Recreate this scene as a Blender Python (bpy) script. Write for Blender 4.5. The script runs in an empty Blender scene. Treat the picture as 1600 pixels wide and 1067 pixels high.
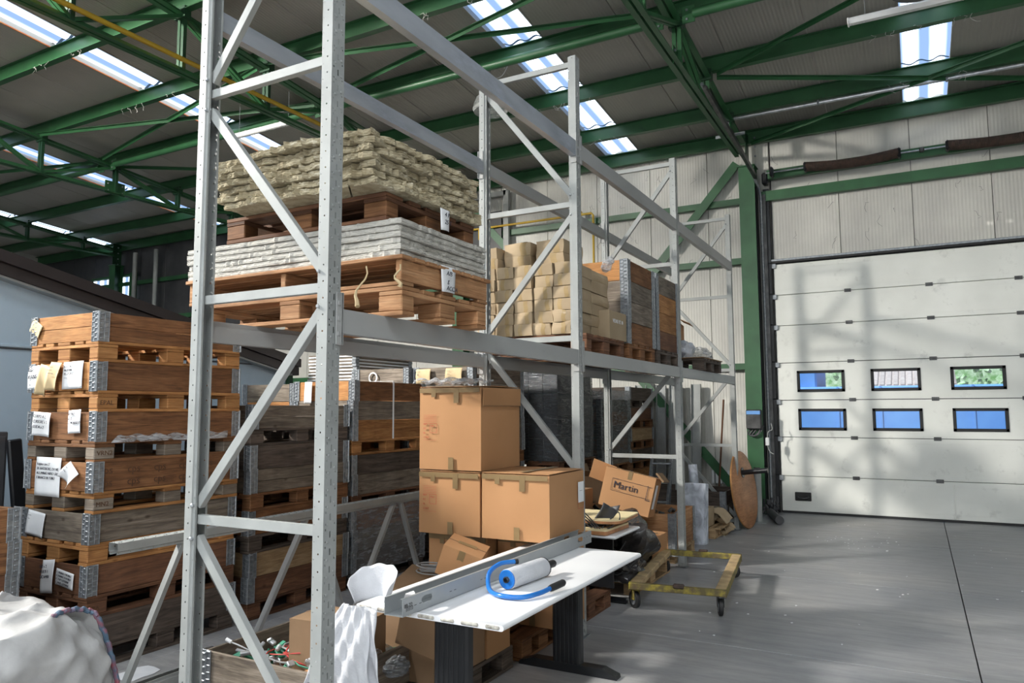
import bpy, bmesh, math, random
from mathutils import Vector, Matrix, Euler
random.seed(11)
D = bpy.data
SC = bpy.context.scene
COL = SC.collection
PI = math.pi

# ------------------------------------------------------------------ camera
f_px, pitch, yaw, roll, CAM_H = 1154.243, 0.0917, 0.4989, -0.0044, 1.71
_fw = Vector((-math.sin(yaw)*math.cos(pitch), math.cos(yaw)*math.cos(pitch), math.sin(pitch)))
_r = Vector((math.cos(yaw), math.sin(yaw), 0)); _u = _r.cross(_fw)
_c, _s = math.cos(roll), math.sin(roll)
_r, _u = _c*_r+_s*_u, -_s*_r+_c*_u
cd = D.cameras.new('camera'); cam = D.objects.new('camera', cd); COL.objects.link(cam)
cd.sensor_width = 36.0; cd.lens = f_px*36.0/1600.0; cd.clip_end = 200; cd.clip_start = 0.05
m3 = Matrix((_r, _u, -_fw)).transposed()
cam.matrix_world = Matrix.Translation((0, 0, CAM_H)) @ m3.to_4x4()
SC.camera = cam

# ------------------------------------------------------------------ world, lights, exposure
SC.view_settings.view_transform = 'Standard'; SC.view_settings.look = 'None'
SC.view_settings.gamma = 1.0; SC.view_settings.use_curve_mapping = False
SC.view_settings.exposure = 0.12
SC.cycles.use_denoising = True
SC.cycles.max_bounces = 7; SC.cycles.diffuse_bounces = 4; SC.cycles.glossy_bounces = 3
SC.cycles.transparent_max_bounces = 12; SC.cycles.sample_clamp_indirect = 6.0
SC.cycles.caustics_reflective = False; SC.cycles.caustics_refractive = False
w = D.worlds.new('world'); SC.world = w; w.use_nodes = True
nt = w.node_tree; bgn = nt.nodes['Background']
sky = nt.nodes.new('ShaderNodeTexSky'); sky.sky_type = 'HOSEK_WILKIE'; sky.turbidity = 4
sky.sun_direction = Vector((-.45, -.55, .6)).normalized()
nt.links.new(sky.outputs[0], bgn.inputs[0]); bgn.inputs[1].default_value = 1.1

SKYLIGHT_EMIT = 2.8

def area(name, loc, target, sx, sy, power, color):
    l = D.lights.new(name, 'AREA'); l.shape = 'RECTANGLE'; l.size = sx; l.size_y = sy
    l.energy = power; l.color = color
    o = D.objects.new(name, l); COL.objects.link(o); o.location = loc
    o.rotation_euler = (Vector(target)-Vector(loc)).to_track_quat('-Z', 'Y').to_euler()
    return o
# the stretch of skylight behind the camera that the sun stands on
area('sunlit_skylight', (-10.9, .2, 7.3), (-2.6, 6.6, 1.4), .8, 1.3, 2700, (1.0, .955, .88))
# fill light added well behind the camera, brightening the hall toward the gate wall
area('rear_fill', (-1.0, -7.4, 2.4), (-1.0, 6, 1.2), 4.0, 3.6, 300, (.92, .96, 1.0))
# the rooflight strips behind the camera
for _x in (-15.7, -10.8, -4.67, .35, 5.6):
    area('rooflight_daylight', (_x, -3.2, 7.55), (_x, -3.2, 0), .6, 6.5, 400, (.90, .95, 1.0))
sun = D.lights.new('sun', 'SUN'); sun.energy = 6.0; sun.angle = .01; sun.color = (1, .96, .9)
suno = D.objects.new('sun', sun); COL.objects.link(suno); suno.rotation_euler = Vector((.35, .50, -.95)).to_track_quat('-Z', 'Y').to_euler()

# ------------------------------------------------------------------ materials
M = {}
def _mat(name):
    m = D.materials.new(name); m.use_nodes = True
    n = m.node_tree.nodes; l = m.node_tree.links
    return m, n, l, n['Principled BSDF']
def _ramp(n, stops):
    r = n.new('ShaderNodeValToRGB'); e = r.color_ramp.elements
    while len(e) < len(stops): e.new(.5)
    for k, (p, c) in enumerate(stops):
        e[k].position = p; e[k].color = (*c, 1)
    return r
def _objvar(n, l, colour, amt):
    """per-object brightness variation"""
    oi = n.new('ShaderNodeObjectInfo'); mr = n.new('ShaderNodeMapRange')
    mr.inputs[3].default_value = 1-amt; mr.inputs[4].default_value = 1+amt
    l.new(oi.outputs['Random'], mr.inputs[0])
    hs = n.new('ShaderNodeHueSaturation'); l.new(mr.outputs[0], hs.inputs['Value']); l.new(colour, hs.inputs['Color'])
    return hs.outputs[0], oi
def surf(name, a, b=None, rough=.6, metal=0.0, scale=4.0, lo=.35, hi=.65, bump=0.0, bscale=60., var=0.05, dirt=None, dscale=2.0, dlo=.55, dhi=.75, spec=.5, stretch=(1, 1, 1), coat=0, detail=5):
    m, n, l, p = _mat(name)
    tc = n.new('ShaderNodeTexCoord'); mp = n.new('ShaderNodeMapping'); l.new(tc.outputs['Object'], mp.inputs[0])
    mp.inputs['Scale'].default_value = stretch
    if b is None: b = tuple(x*.8 for x in a)
    nz = n.new('ShaderNodeTexNoise'); nz.inputs['Scale'].default_value = scale; nz.inputs['Detail'].default_value = detail
    l.new(mp.outputs[0], nz.inputs[0])
    r = _ramp(n, [(lo, a), (hi, b)]); l.new(nz.outputs['Fac'], r.inputs[0]); col = r.outputs[0]
    if dirt:
        nd = n.new('ShaderNodeTexNoise'); nd.inputs['Scale'].default_value = dscale; nd.inputs['Detail'].default_value = 8; nd.inputs['Roughness'].default_value = .7
        l.new(mp.outputs[0], nd.inputs[0])
        rd = _ramp(n, [(dlo, (0, 0, 0)), (dhi, (1, 1, 1))]); l.new(nd.outputs['Fac'], rd.inputs[0])
        mx = n.new('ShaderNodeMix'); mx.data_type = 'RGBA'
        l.new(rd.outputs[0], mx.inputs[0]); l.new(col, mx.inputs[6]); mx.inputs[7].default_value = (*dirt, 1); col = mx.outputs[2]
    if var: col, _ = _objvar(n, l, col, var)
    l.new(col, p.inputs['Base Color'])
    p.inputs['Roughness'].default_value = rough; p.inputs['Metallic'].default_value = metal
    p.inputs['Specular IOR Level'].default_value = spec; p.inputs['Coat Weight'].default_value = coat
    if bump:
        nb = n.new('ShaderNodeTexNoise'); nb.inputs['Scale'].default_value = bscale; nb.inputs['Detail'].default_value = 4
        l.new(mp.outputs[0], nb.inputs[0]); bp = n.new('ShaderNodeBump'); bp.inputs['Strength'].default_value = bump; bp.inputs['Distance'].default_value = .01
        l.new(nb.outputs['Fac'], bp.inputs['Height']); l.new(bp.outputs[0], p.inputs['Normal'])
    M[name] = m; return m
def wood(name, a, b, c, knots=.5, var=.18, rough=.75):
    """grain runs along the u axis of the boards' UVs"""
    m, n, l, p = _mat(name)
    uv = n.new('ShaderNodeUVMap'); uv.uv_map = 'UVMap'
    oi = n.new('ShaderNodeObjectInfo')
    ad = n.new('ShaderNodeVectorMath'); ad.operation = 'MULTIPLY_ADD'
    cmb = n.new('ShaderNodeCombineXYZ'); l.new(oi.outputs['Random'], cmb.inputs[0]); l.new(oi.outputs['Random'], cmb.inputs[1])
    l.new(cmb.outputs[0], ad.inputs[0]); ad.inputs[1].default_value = (37, 91, 0); l.new(uv.outputs[0], ad.inputs[2])
    mp = n.new('ShaderNodeMapping'); mp.inputs['Scale'].default_value = (1.6, 17, 1); l.new(ad.outputs[0], mp.inputs[0])
    n1 = n.new('ShaderNodeTexNoise'); n1.inputs['Scale'].default_value = 1.6; n1.inputs['Detail'].default_value = 7; n1.inputs['Distortion'].default_value = 1.2
    l.new(mp.outputs[0], n1.inputs[0])
    r1 = _ramp(n, [(.28, c), (.5, a), (.72, b)]); l.new(n1.outputs['Fac'], r1.inputs[0])
    mp2 = n.new('ShaderNodeMapping'); mp2.inputs['Scale'].default_value = (5, 70, 1); l.new(ad.outputs[0], mp2.inputs[0])
    n2 = n.new('ShaderNodeTexNoise'); n2.inputs['Scale'].default_value = 2; n2.inputs['Detail'].default_value = 6
    l.new(mp2.outputs[0], n2.inputs[0])
    r2 = _ramp(n, [(.3, (.62, .62, .62)), (.62, (1, 1, 1))]); l.new(n2.outputs['Fac'], r2.inputs[0])
    mx = n.new('ShaderNodeMix'); mx.data_type = 'RGBA'; mx.blend_type = 'MULTIPLY'; mx.inputs[0].default_value = .8
    l.new(r1.outputs[0], mx.inputs[6]); l.new(r2.outputs[0], mx.inputs[7])
    # knots
    mp3 = n.new('ShaderNodeMapping'); mp3.inputs['Scale'].default_value = (4.5, 8, 1); l.new(ad.outputs[0], mp3.inputs[0])
    vo = n.new('ShaderNodeTexVoronoi'); vo.inputs['Scale'].default_value = 1; l.new(mp3.outputs[0], vo.inputs[0])
    r3 = _ramp(n, [(.05, (.22, .15, .1)), (.13, (1, 1, 1))]); l.new(vo.outputs['Distance'], r3.inputs[0])
    mk = n.new('ShaderNodeMix'); mk.data_type = 'RGBA'; mk.blend_type = 'MULTIPLY'; mk.inputs[0].default_value = knots
    l.new(mx.outputs[2], mk.inputs[6]); l.new(r3.outputs[0], mk.inputs[7])
    # grime
    tc = n.new('ShaderNodeTexCoord'); ng = n.new('ShaderNodeTexNoise'); ng.inputs['Scale'].default_value = 3.2; ng.inputs['Detail'].default_value = 6
    l.new(tc.outputs['Object'], ng.inputs[0]); rg = _ramp(n, [(.35, (.6, .58, .55)), (.58, (1, 1, 1))]); l.new(ng.outputs['Fac'], rg.inputs[0])
    mg = n.new('ShaderNodeMix'); mg.data_type = 'RGBA'; mg.blend_type = 'MULTIPLY'; mg.inputs[0].default_value = .7
    l.new(mk.outputs[2], mg.inputs[6]); l.new(rg.outputs[0], mg.inputs[7])
    col, _ = _objvar(n, l, mg.outputs[2], var)
    l.new(col, p.inputs['Base Color']); p.inputs['Roughness'].default_value = rough; p.inputs['Specular IOR Level'].default_value = .25
    bp = n.new('ShaderNodeBump'); bp.inputs['Strength'].default_value = .35; bp.inputs['Distance'].default_value = .004
    l.new(n2.outputs['Fac'], bp.inputs['Height']); l.new(bp.outputs[0], p.inputs['Normal'])
    M[name] = m; return m

wood('wood_orange', (0.425, 0.200, 0.072), (0.510, 0.264, 0.102), (0.281, 0.119, 0.043))
wood('wood_brown', (0.230, 0.106, 0.047), (0.306, 0.153, 0.072), (0.128, 0.060, 0.030))
wood('wood_red', (.17, .08, .045), (.23, .115, .06), (.10, .05, .03))
wood('wood_grey', (.20, .165, .13), (.29, .245, .20), (.11, .09, .075), knots=.6)
wood('wood_dark', (.11, .085, .07), (.165, .13, .105), (.06, .048, .04))
wood('wood_pale', (0.451, 0.306, 0.170), (0.535, 0.383, 0.230), (0.340, 0.221, 0.119))
wood('wood_rack', (0.458, 0.238, 0.114), (0.546, 0.317, 0.167), (0.317, 0.150, 0.070), knots=.3)
wood('wood_beech', (.55, .26, .12), (.62, .31, .15), (.43, .20, .09), knots=0, var=0, rough=.45)
surf('rack_grey', (.325, .338, .33), (.27, .283, .276), rough=.5, scale=5, dirt=(.27, .27, .25), dscale=5, dlo=.62, dhi=.8, var=.03)
surf('rack_beam', (.36, .365, .36), (.31, .315, .31), rough=.42, metal=.0, scale=3, dirt=(.22, .22, .21), dscale=7, dlo=.6, dhi=.8, stretch=(1, .35, 1), var=.04)
surf('galv_beam', (.50, .52, .56), (.36, .38, .42), rough=.36, metal=.55, scale=6, stretch=(1, .3, 1), dirt=(.55, .58, .66), dscale=5, dlo=.5, dhi=.7, var=.03)
surf('galv', (.34, .36, .38), (.22, .24, .26), rough=.42, metal=.6, scale=25, dirt=(.22, .21, .2), dscale=14, dlo=.6, dhi=.75, var=.08)
surf('galv_bright', (.62, .64, .66), (.45, .47, .5), rough=.33, metal=.7, scale=20, var=.05)
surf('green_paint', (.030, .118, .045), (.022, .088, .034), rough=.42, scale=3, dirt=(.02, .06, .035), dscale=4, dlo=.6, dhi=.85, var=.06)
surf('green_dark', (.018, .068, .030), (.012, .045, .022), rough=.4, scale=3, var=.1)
surf('wall_panel', (.60, .59, .54), (.50, .49, .455), rough=.55, scale=1.4, dirt=(.30, .29, .27), dscale=2.5, dlo=.6, dhi=.85, var=.04)
surf('roof_panel', (.42, .40, .36), (.37, .35, .32), rough=.5, scale=1.0, var=.04)
surf('door_white', (.86, .87, .82), (.77, .78, .73), rough=.42, scale=1.3, dirt=(.42, .42, .39), dscale=3.5, dlo=.58, dhi=.85, bump=.04, bscale=160, var=.015)
surf('black_rubber', (.012, .012, .013), (.02, .02, .02), rough=.6, var=0)
surf('black_metal', (.014, .015, .017), (.008, .009, .011), rough=.32, var=0)
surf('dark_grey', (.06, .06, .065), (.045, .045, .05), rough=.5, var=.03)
surf('dark_steel', (.12, .12, .12), (.06, .06, .06), rough=.4, metal=.6, scale=8, var=.05)
surf('rust_spring', (.10, .06, .045), (.055, .038, .03), rough=.75, scale=14, var=.03)
surf('yellow_pipe', (.55, .36, .03), (.45, .28, .025), rough=.45, var=0)
surf('cart_yellow', (.30, .24, .035), (.12, .095, .035), rough=.6, scale=16, lo=.4, hi=.6, dirt=(.10, .07, .04), dscale=9, dlo=.5, dhi=.65)
surf('cart_wood', (.52, .38, .20), (.36, .25, .13), rough=.7, scale=9, dirt=(.14, .11, .07), dscale=6, dlo=.52, dhi=.7)
surf('carton', (.44, .238, .115), (.40, .214, .102), rough=.8, scale=2.0, bump=.05, bscale=120, var=.04, spec=.2)
surf('carton_light', (.44, .34, .225), (.38, .29, .185), rough=.8, scale=4, bump=.15, bscale=14, var=.09, spec=.2)
surf('carton_dull', (.27, .17, .10), (.22, .14, .08), rough=.85, scale=3, var=.08, spec=.2)
surf('tape_brown', (.24, .165, .08), (.20, .135, .065), rough=.3, var=.05)
surf('tape_amber', (.42, .30, .15), (.36, .26, .13), rough=.25, var=.06, scale=15)
surf('paper', (.80, .81, .82), (.74, .75, .77), rough=.8, scale=9, bump=.2, bscale=18, var=.06)
surf('paper_tan', (.60, .47, .28), (.54, .41, .23), rough=.8, scale=9, bump=.2, bscale=18, var=.06)
surf('ink', (.03, .03, .05), (.02, .02, .03), rough=.8, var=0)
surf('ink_red', (.50, .12, .06), (.45, .11, .06), rough=.8, var=0)
surf('ink_brand', (.10, .045, .02), (.08, .04, .02), rough=.8, var=0)
surf('desk_white', (.80, .81, .82), (.76, .77, .79), rough=.38, scale=2, var=0, dirt=(.6, .6, .58), dscale=6, dlo=.68, dhi=.85)
surf('desk_core', (.55, .53, .47), (.25, .23, .2), rough=.9, scale=40, bump=.6, bscale=50)
surf('channel_grey', (.33, .35, .36), (.29, .31, .32), rough=.35, metal=.2, scale=4, var=0)
surf('blue_enamel', (.02, .16, .50), (.015, .12, .42), rough=.22, var=0)
surf('foam_white', (.56, .57, .60), (.48, .49, .52), rough=.5, bump=.35, bscale=110, scale=8, var=.02)
surf('bag_white', (.37, .365, .36), (.29, .288, .288), rough=.55, scale=5, bump=.5, bscale=16, dirt=(.40, .39, .38), dscale=4, dlo=.55, dhi=.8, var=.02)
surf('piping_blue', (.07, .12, .18), (.25, .07, .09), rough=.7, scale=18, lo=.45, hi=.62, var=0)
surf('board_white', (.52, .50, .45), (.40, .385, .35), rough=.95, scale=22, lo=.4, hi=.7, bump=.9, bscale=55, dirt=(.36, .34, .3), dscale=12, dlo=.58, dhi=.7, stretch=(1, 1, 3), var=.06)
surf('wool', (.42, .365, .245), (.30, .25, .155), rough=.98, scale=18, lo=.4, hi=.62, bump=1.0, bscale=45, dirt=(.62, .57, .44), dscale=11, dlo=.56, dhi=.68, stretch=(1, 1, 3), var=.09)
surf('cabin_blue', (.42, .52, .60), (.38, .48, .57), rough=.6, scale=.8, var=0, dirt=(.33, .42, .5), dscale=1.5, dlo=.5, dhi=.8)
surf('cabin_brown', (.030, .022, .022), (.024, .018, .018), rough=.45, var=0)
surf('board_yellow', (.78, .66, .40), (.72, .60, .35), rough=.6, scale=5, var=.02)
surf('cable_red', (.42, .05, .04), (.35, .04, .035), rough=.5, var=0)
surf('cable_grey', (.30, .30, .30), (.22, .22, .22), rough=.5, var=0)
surf('pcb_green', (.03, .22, .13), (.02, .16, .1), rough=.5, var=.1)
surf('lamp_white', (.72, .73, .74), (.65, .66, .67), rough=.4, var=0)
surf('blue_box', (.17, .40, .80), (.14, .34, .74), rough=.5, scale=2, var=0)
surf('roof_tile', (.60, .47, .40), (.50, .38, .32), rough=.8, scale=6, var=.08)
surf('leafy', (.20, .40, .10), (.75, .80, .55), rough=.7, scale=5, var=.2)
surf('seal_orange', (.55, .13, .035), (.62, .22, .06), rough=.6, scale=9, var=.1)
surf('web_dust', (.55, .55, .5), rough=.9, var=0)
surf('black_plastic', (.022, .020, .020), (.045, .040, .038), rough=.22, scale=9, bump=.6, bscale=16, var=0)

def m_floor():
    m, n, l, p = _mat('concrete')
    tc = n.new('ShaderNodeTexCoord'); g = n.new('ShaderNodeNewGeometry')
    n1 = n.new('ShaderNodeTexNoise'); n1.inputs['Scale'].default_value = .55; n1.inputs['Detail'].default_value = 9; n1.inputs['Roughness'].default_value = .62
    l.new(g.outputs['Position'], n1.inputs[0])
    r1 = _ramp(n, [(.30, (.19, .20, .22)), (.5, (.30, .30, .305)), (.70, (.42, .41, .39))]); l.new(n1.outputs['Fac'], r1.inputs[0])
    mp = n.new('ShaderNodeMapping'); mp.inputs['Scale'].default_value = (1.2, 7, 1); mp.inputs['Rotation'].default_value = (0, 0, .25); l.new(g.outputs['Position'], mp.inputs[0])
    n2 = n.new('ShaderNodeTexNoise'); n2.inputs['Scale'].default_value = 1.5; n2.inputs['Detail'].default_value = 9; n2.inputs['Roughness'].default_value = .75
    l.new(mp.outputs[0], n2.inputs[0]); r2 = _ramp(n, [(.35, (.68, .68, .70)), (.62, (1.1, 1.1, 1.1))]); l.new(n2.outputs['Fac'], r2.inputs[0])
    mx = n.new('ShaderNodeMix'); mx.data_type = 'RGBA'; mx.blend_type = 'MULTIPLY'; mx.inputs[0].default_value = .8
    l.new(r1.outputs[0], mx.inputs[6]); l.new(r2.outputs[0], mx.inputs[7])
    n3 = n.new('ShaderNodeTexNoise'); n3.inputs['Scale'].default_value = 3.3; n3.inputs['Detail'].default_value = 12; n3.inputs['Roughness'].default_value = .8
    l.new(g.outputs['Position'], n3.inputs[0]); r3 = _ramp(n, [(.60, (0, 0, 0)), (.74, (.35, .35, .35))]); l.new(n3.outputs['Fac'], r3.inputs[0])
    mx2 = n.new('ShaderNodeMix'); mx2.data_type = 'RGBA'; l.new(r3.outputs[0], mx2.inputs[0]); l.new(mx.outputs[2], mx2.inputs[6]); mx2.inputs[7].default_value = (.55, .56, .58, 1)
    l.new(mx2.outputs[2], p.inputs['Base Color'])
    r4 = _ramp(n, [(.35, (.30, .30, .30)), (.65, (.52, .52, .52))]); l.new(n1.outputs['Fac'], r4.inputs[0]); l.new(r4.outputs[0], p.inputs['Roughness'])
    bp = n.new('ShaderNodeBump'); bp.inputs['Strength'].default_value = .12; bp.inputs['Distance'].default_value = .01
    l.new(n3.outputs['Fac'], bp.inputs['Height']); l.new(bp.outputs[0], p.inputs['Normal'])
    M['concrete'] = m
m_floor()
def m_ribbed(name, base):
    """sandwich-panel skin: fine vertical micro ribs as relief"""
    m = M[base].copy(); m.name = name; n = m.node_tree.nodes; l = m.node_tree.links; p = n['Principled BSDF']
    tc = n.new('ShaderNodeTexCoord'); wv = n.new('ShaderNodeTexWave'); wv.inputs['Scale'].default_value = 6.4; wv.bands_direction = 'X'
    l.new(tc.outputs['Object'], wv.inputs[0]); bp = n.new('ShaderNodeBump'); bp.inputs['Strength'].default_value = .5; bp.inputs['Distance'].default_value = .006
    l.new(wv.outputs['Fac'], bp.inputs['Height']); l.new(bp.outputs[0], p.inputs['Normal']); M[name] = m
m_ribbed('wall_ribbed', 'wall_panel')
m_ribbed('roof_ribbed', 'roof_panel')
def m_skylight():
    m, n, l, p = _mat('skylight_sheet')
    tc = n.new('ShaderNodeTexCoord'); sp = n.new('ShaderNodeSeparateXYZ'); l.new(tc.outputs['Object'], sp.inputs[0])
    wv = n.new('ShaderNodeTexWave'); wv.inputs['Scale'].default_value = .95; wv.inputs['Distortion'].default_value = .15; wv.bands_direction = 'X'; l.new(tc.outputs['Object'], wv.inputs[0])
    r = _ramp(n, [(.2, (.13, .20, .34)), (.8, (.80, .90, 1.0))]); l.new(wv.outputs['Fac'], r.inputs[0])
    e = n.new('ShaderNodeEmission'); l.new(r.outputs[0], e.inputs[0]); e.inputs[1].default_value = SKYLIGHT_EMIT
    l.new(e.outputs[0], n['Material Output'].inputs[0]); n.remove(p); M['skylight_sheet'] = m
m_skylight()
def m_glass():
    m, n, l, p = _mat('pane_glass')
    g = n.new('ShaderNodeBsdfGlossy'); g.inputs['Roughness'].default_value = .25; t = n.new('ShaderNodeBsdfTransparent'); t.inputs[0].default_value = (.80, .90, 1, 1)
    x = n.new('ShaderNodeMixShader'); x.inputs[0].default_value = .03; l.new(t.outputs[0], x.inputs[1]); l.new(g.outputs[0], x.inputs[2])
    l.new(x.outputs[0], n['Material Output'].inputs[0]); n.remove(p); M['pane_glass'] = m
m_glass()
def m_film(name, tint, solid, rough=.18, scale=9., bd=.03, sz=5):
    m, n, l, p = _mat(name)
    tc = n.new('ShaderNodeTexCoord'); mp = n.new('ShaderNodeMapping'); mp.inputs['Scale'].default_value = (1, 1, sz); mp.inputs['Rotation'].default_value = (.3, .3, 0); l.new(tc.outputs['Object'], mp.inputs[0])
    nz = n.new('ShaderNodeTexNoise'); nz.inputs['Scale'].default_value = scale; nz.inputs['Detail'].default_value = 7; nz.inputs['Distortion'].default_value = .8; l.new(mp.outputs[0], nz.inputs[0])
    bp = n.new('ShaderNodeBump'); bp.inputs['Strength'].default_value = 1; bp.inputs['Distance'].default_value = bd; l.new(nz.outputs['Fac'], bp.inputs['Height'])
    p.inputs['Base Color'].default_value = (*tint, 1); p.inputs['Roughness'].default_value = rough; p.inputs['Specular IOR Level'].default_value = .9
    l.new(bp.outputs[0], p.inputs['Normal'])
    t = n.new('ShaderNodeBsdfTransparent'); x = n.new('ShaderNodeMixShader')
    r = _ramp(n, [(.38, (solid*.5,)*3), (.62, (min(1, solid*1.6),)*3)]); l.new(nz.outputs['Fac'], r.inputs[0]); l.new(r.outputs[0], x.inputs[0])
    l.new(t.outputs[0], x.inputs[1]); l.new(p.outputs[0], x.inputs[2]); l.new(x.outputs[0], n['Material Output'].inputs[0]); M[name] = m
m_film('film_clear', (.55, .56, .58), .33)
m_film('film_dark', (.10, .11, .12), .55)
m_film('bubble_silver', (.56, .60, .68), .95, rough=.3, scale=9., bd=.010, sz=.7)
m_film('poly_clear', (.60, .62, .64), .5, scale=12.)
m_film('lamp_plastic', (.62, .64, .62), .45, scale=2.)

# ------------------------------------------------------------------ mesh helpers
class MB:
    def __init__(s): s.v = []; s.f = []; s.uv = []
    def face(s, pts, uv=None):
        i = len(s.v); s.v += [tuple(p) for p in pts]; s.f.append(tuple(range(i, i+len(pts))))
        if uv is None:
            a = Vector(pts[1])-Vector(pts[0]); b = Vector(pts[-1])-Vector(pts[0])
            uv = [(0, 0)]*len(pts)
        s.uv += list(uv)
    def quads(s, verts, faces, long_axis=0):
        """faces indexed into verts; UV: u along the long axis, v the other one"""
        i0 = len(s.v); s.v += [tuple(p) for p in verts]
        for f in faces:
            s.f.append(tuple(i0+i for i in f))
            P = [verts[i] for i in f]
            ext = [max(p[k] for p in P)-min(p[k] for p in P) for k in range(3)]
            oth = [k for k in range(3) if k != long_axis]
            k2 = oth[0] if ext[oth[0]] > ext[oth[1]] else oth[1]
            if ext[long_axis] < 1e-3: ku, kv = oth
            else: ku, kv = long_axis, k2
            s.uv += [(p[ku]*(1 if ext[long_axis] > 1e-3 else .15), p[kv]+.37*p[oth[0]]*0) for p in P]
        return s
    def box(s, c, d, ch=0.0, R=None):
        """chamfered box, centre c, size d, optional rotation matrix R about the centre"""
        hx, hy, hz = d[0]/2, d[1]/2, d[2]/2; la = max(range(3), key=lambda k: d[k])
        if ch <= 0:
            V = [(x*hx, y*hy, z*hz) for z in (-1, 1) for y in (-1, 1) for x in (-1, 1)]
            F = [(0, 2, 3, 1), (4, 5, 7, 6), (0, 1, 5, 4), (2, 6, 7, 3), (0, 4, 6, 2), (1, 3, 7, 5)]
        else:
            ch = min(ch, hx*.9, hy*.9, hz*.9); V = []; idx = {}
            for x in (-1, 1):
                for y in (-1, 1):
                    for z in (-1, 1):
                        for a in range(3):
                            q = [x*(hx-ch), y*(hy-ch), z*(hz-ch)]; q[a] = (x*hx, y*hy, z*hz)[a]
                            idx[(x, y, z, a)] = len(V); V.append(tuple(q))
            F = []
            for a in range(3):
                o = [k for k in range(3) if k != a]
                for sg in (-1, 1):
                    ring = []
                    for (p, q) in ((-1, -1), (1, -1), (1, 1), (-1, 1)):
                        k = [0, 0, 0]; k[a] = sg; k[o[0]] = p; k[o[1]] = q; ring.append(idx[(k[0], k[1], k[2], a)])
                    fl = (sg > 0) ^ (a == 1)
                    F.append(tuple(ring) if fl else tuple(reversed(ring)))
                # edges parallel to a
                for p in (-1, 1):
                    for q in (-1, 1):
                        k1 = [0, 0, 0]; k1[o[0]] = p; k1[o[1]] = q
                        A = k1[:]; A[a] = -1; B = k1[:]; B[a] = 1
                        F.append((idx[(*A, o[0])], idx[(*B, o[0])], idx[(*B, o[1])], idx[(*A, o[1])]))
            for x in (-1, 1):
                for y in (-1, 1):
                    for z in (-1, 1): F.append((idx[(x, y, z, 0)], idx[(x, y, z, 1)], idx[(x, y, z, 2)]))
        tmp = MB(); tmp.quads(V, F, la)
        i0 = len(s.v)
        for p in tmp.v:
            q = Vector(p)
            if R is not None: q = R @ q
            s.v.append((q.x+c[0], q.y+c[1], q.z+c[2]))
        s.f += [tuple(i0+i for i in f) for f in tmp.f]; s.uv += tmp.uv
        return s
    def bar(s, p, q, w, h, up=(0, 0, 1), ch=0.0):
        p, q = Vector(p), Vector(q); d = q-p; L = d.length; x = d/L; up = Vector(up)
        if abs(x.dot(up)) > .98: up = Vector((0, 1, 0))
        y = up.cross(x).normalized(); z = x.cross(y)
        return s.box((p+q)/2, (L, w, h), ch, Matrix((x, y, z)).transposed())
    def lbar(s, p, q, w, h, t=.006, up=(0, 0, 1)):
        """angle iron"""
        p, q = Vector(p), Vector(q); x = (q-p).normalized(); y = Vector(up).cross(x).normalized(); z = x.cross(y)
        s.bar(p, q, w, t, up); o = y*(w/2)+z*(-h/2); s.bar(p+o, q+o, t, h, up); return s
    def tube(s, pts, r, n=10, cap=True):
        pts = [Vector(p) for p in pts]; rr = r if isinstance(r, (list, tuple)) else [r]*len(pts)
        base = len(s.v); T0 = None; ups = None; L = 0
        for i, p in enumerate(pts):
            a = pts[max(0, i-1)]; b = pts[min(len(pts)-1, i+1)]; t = (b-a).normalized()
            if ups is None:
                ups = Vector((0, 0, 1)) if abs(t.z) < .9 else Vector((1, 0, 0))
            y = ups.cross(t).normalized(); z = t.cross(y); ups = z
            for k in range(n):
                an = 2*PI*k/n; s.v.append(tuple(p+(y*math.cos(an)+z*math.sin(an))*rr[i]))
        for i in range(len(pts)-1):
            for k in range(n):
                a = base+i*n+k; b = base+i*n+(k+1) % n
                s.f.append((a, b, b+n, a+n)); s.uv += [(i, k/n), (i, (k+1)/n), (i+1, (k+1)/n), (i+1, k/n)]
        if cap:
            s.f.append(tuple(base+k for k in reversed(range(n)))); s.uv += [(0, 0)]*n
            s.f.append(tuple(base+(len(pts)-1)*n+k for k in range(n))); s.uv += [(0, 0)]*n
        return s
    def lathe(s, prof, n=24, c=(0, 0, 0)):
        base = len(s.v)
        for (r, z) in prof:
            for k in range(n):
                a = 2*PI*k/n; s.v.append((c[0]+r*math.cos(a), c[1]+r*math.sin(a), c[2]+z))
        for i in range(len(prof)-1):
            for k in range(n):
                a = base+i*n+k; b = base+i*n+(k+1) % n; s.f.append((a, b, b+n, a+n)); s.uv += [(0, 0)]*4
        return s
    def prism(s, outline, z0, z1, axis='z'):
        """extrude an outline (list of 2D) along an axis"""
        n = len(outline); base = len(s.v)
        def P(a, b, c):
            return {'z': (a, b, c), 'y': (a, c, b), 'x': (c, a, b)}[axis]
        for z in (z0, z1):
            for (a, b) in outline: s.v.append(P(a, b, z))
        for k in range(n):
            j = (k+1) % n; s.f.append((base+k, base+j, base+n+j, base+n+k)); d = abs(z1-z0)
            s.uv += [(0, k*.1), (0, k*.1+.1), (d, k*.1+.1), (d, k*.1)]
        s.f.append(tuple(base+k for k in reversed(range(n)))); s.uv += [(outline[k][0], outline[k][1]) for k in reversed(range(n))]
        s.f.append(tuple(base+n+k for k in range(n))); s.uv += [(o[0], o[1]) for o in outline]
        return s
    def grid(s, fn, nu, nv, closed=False):
        base = len(s.v)
        for j in range(nv+1):
            for i in range(nu+1): s.v.append(tuple(fn(i/nu, j/nv)))
        for j in range(nv):
            for i in range(nu):
                a = base+j*(nu+1)+i; s.f.append((a, a+1, a+nu+2, a+nu+1)); s.uv += [(i/nu, j/nv), ((i+1)/nu, j/nv), ((i+1)/nu, (j+1)/nv), (i/nu, (j+1)/nv)]
        return s
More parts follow.
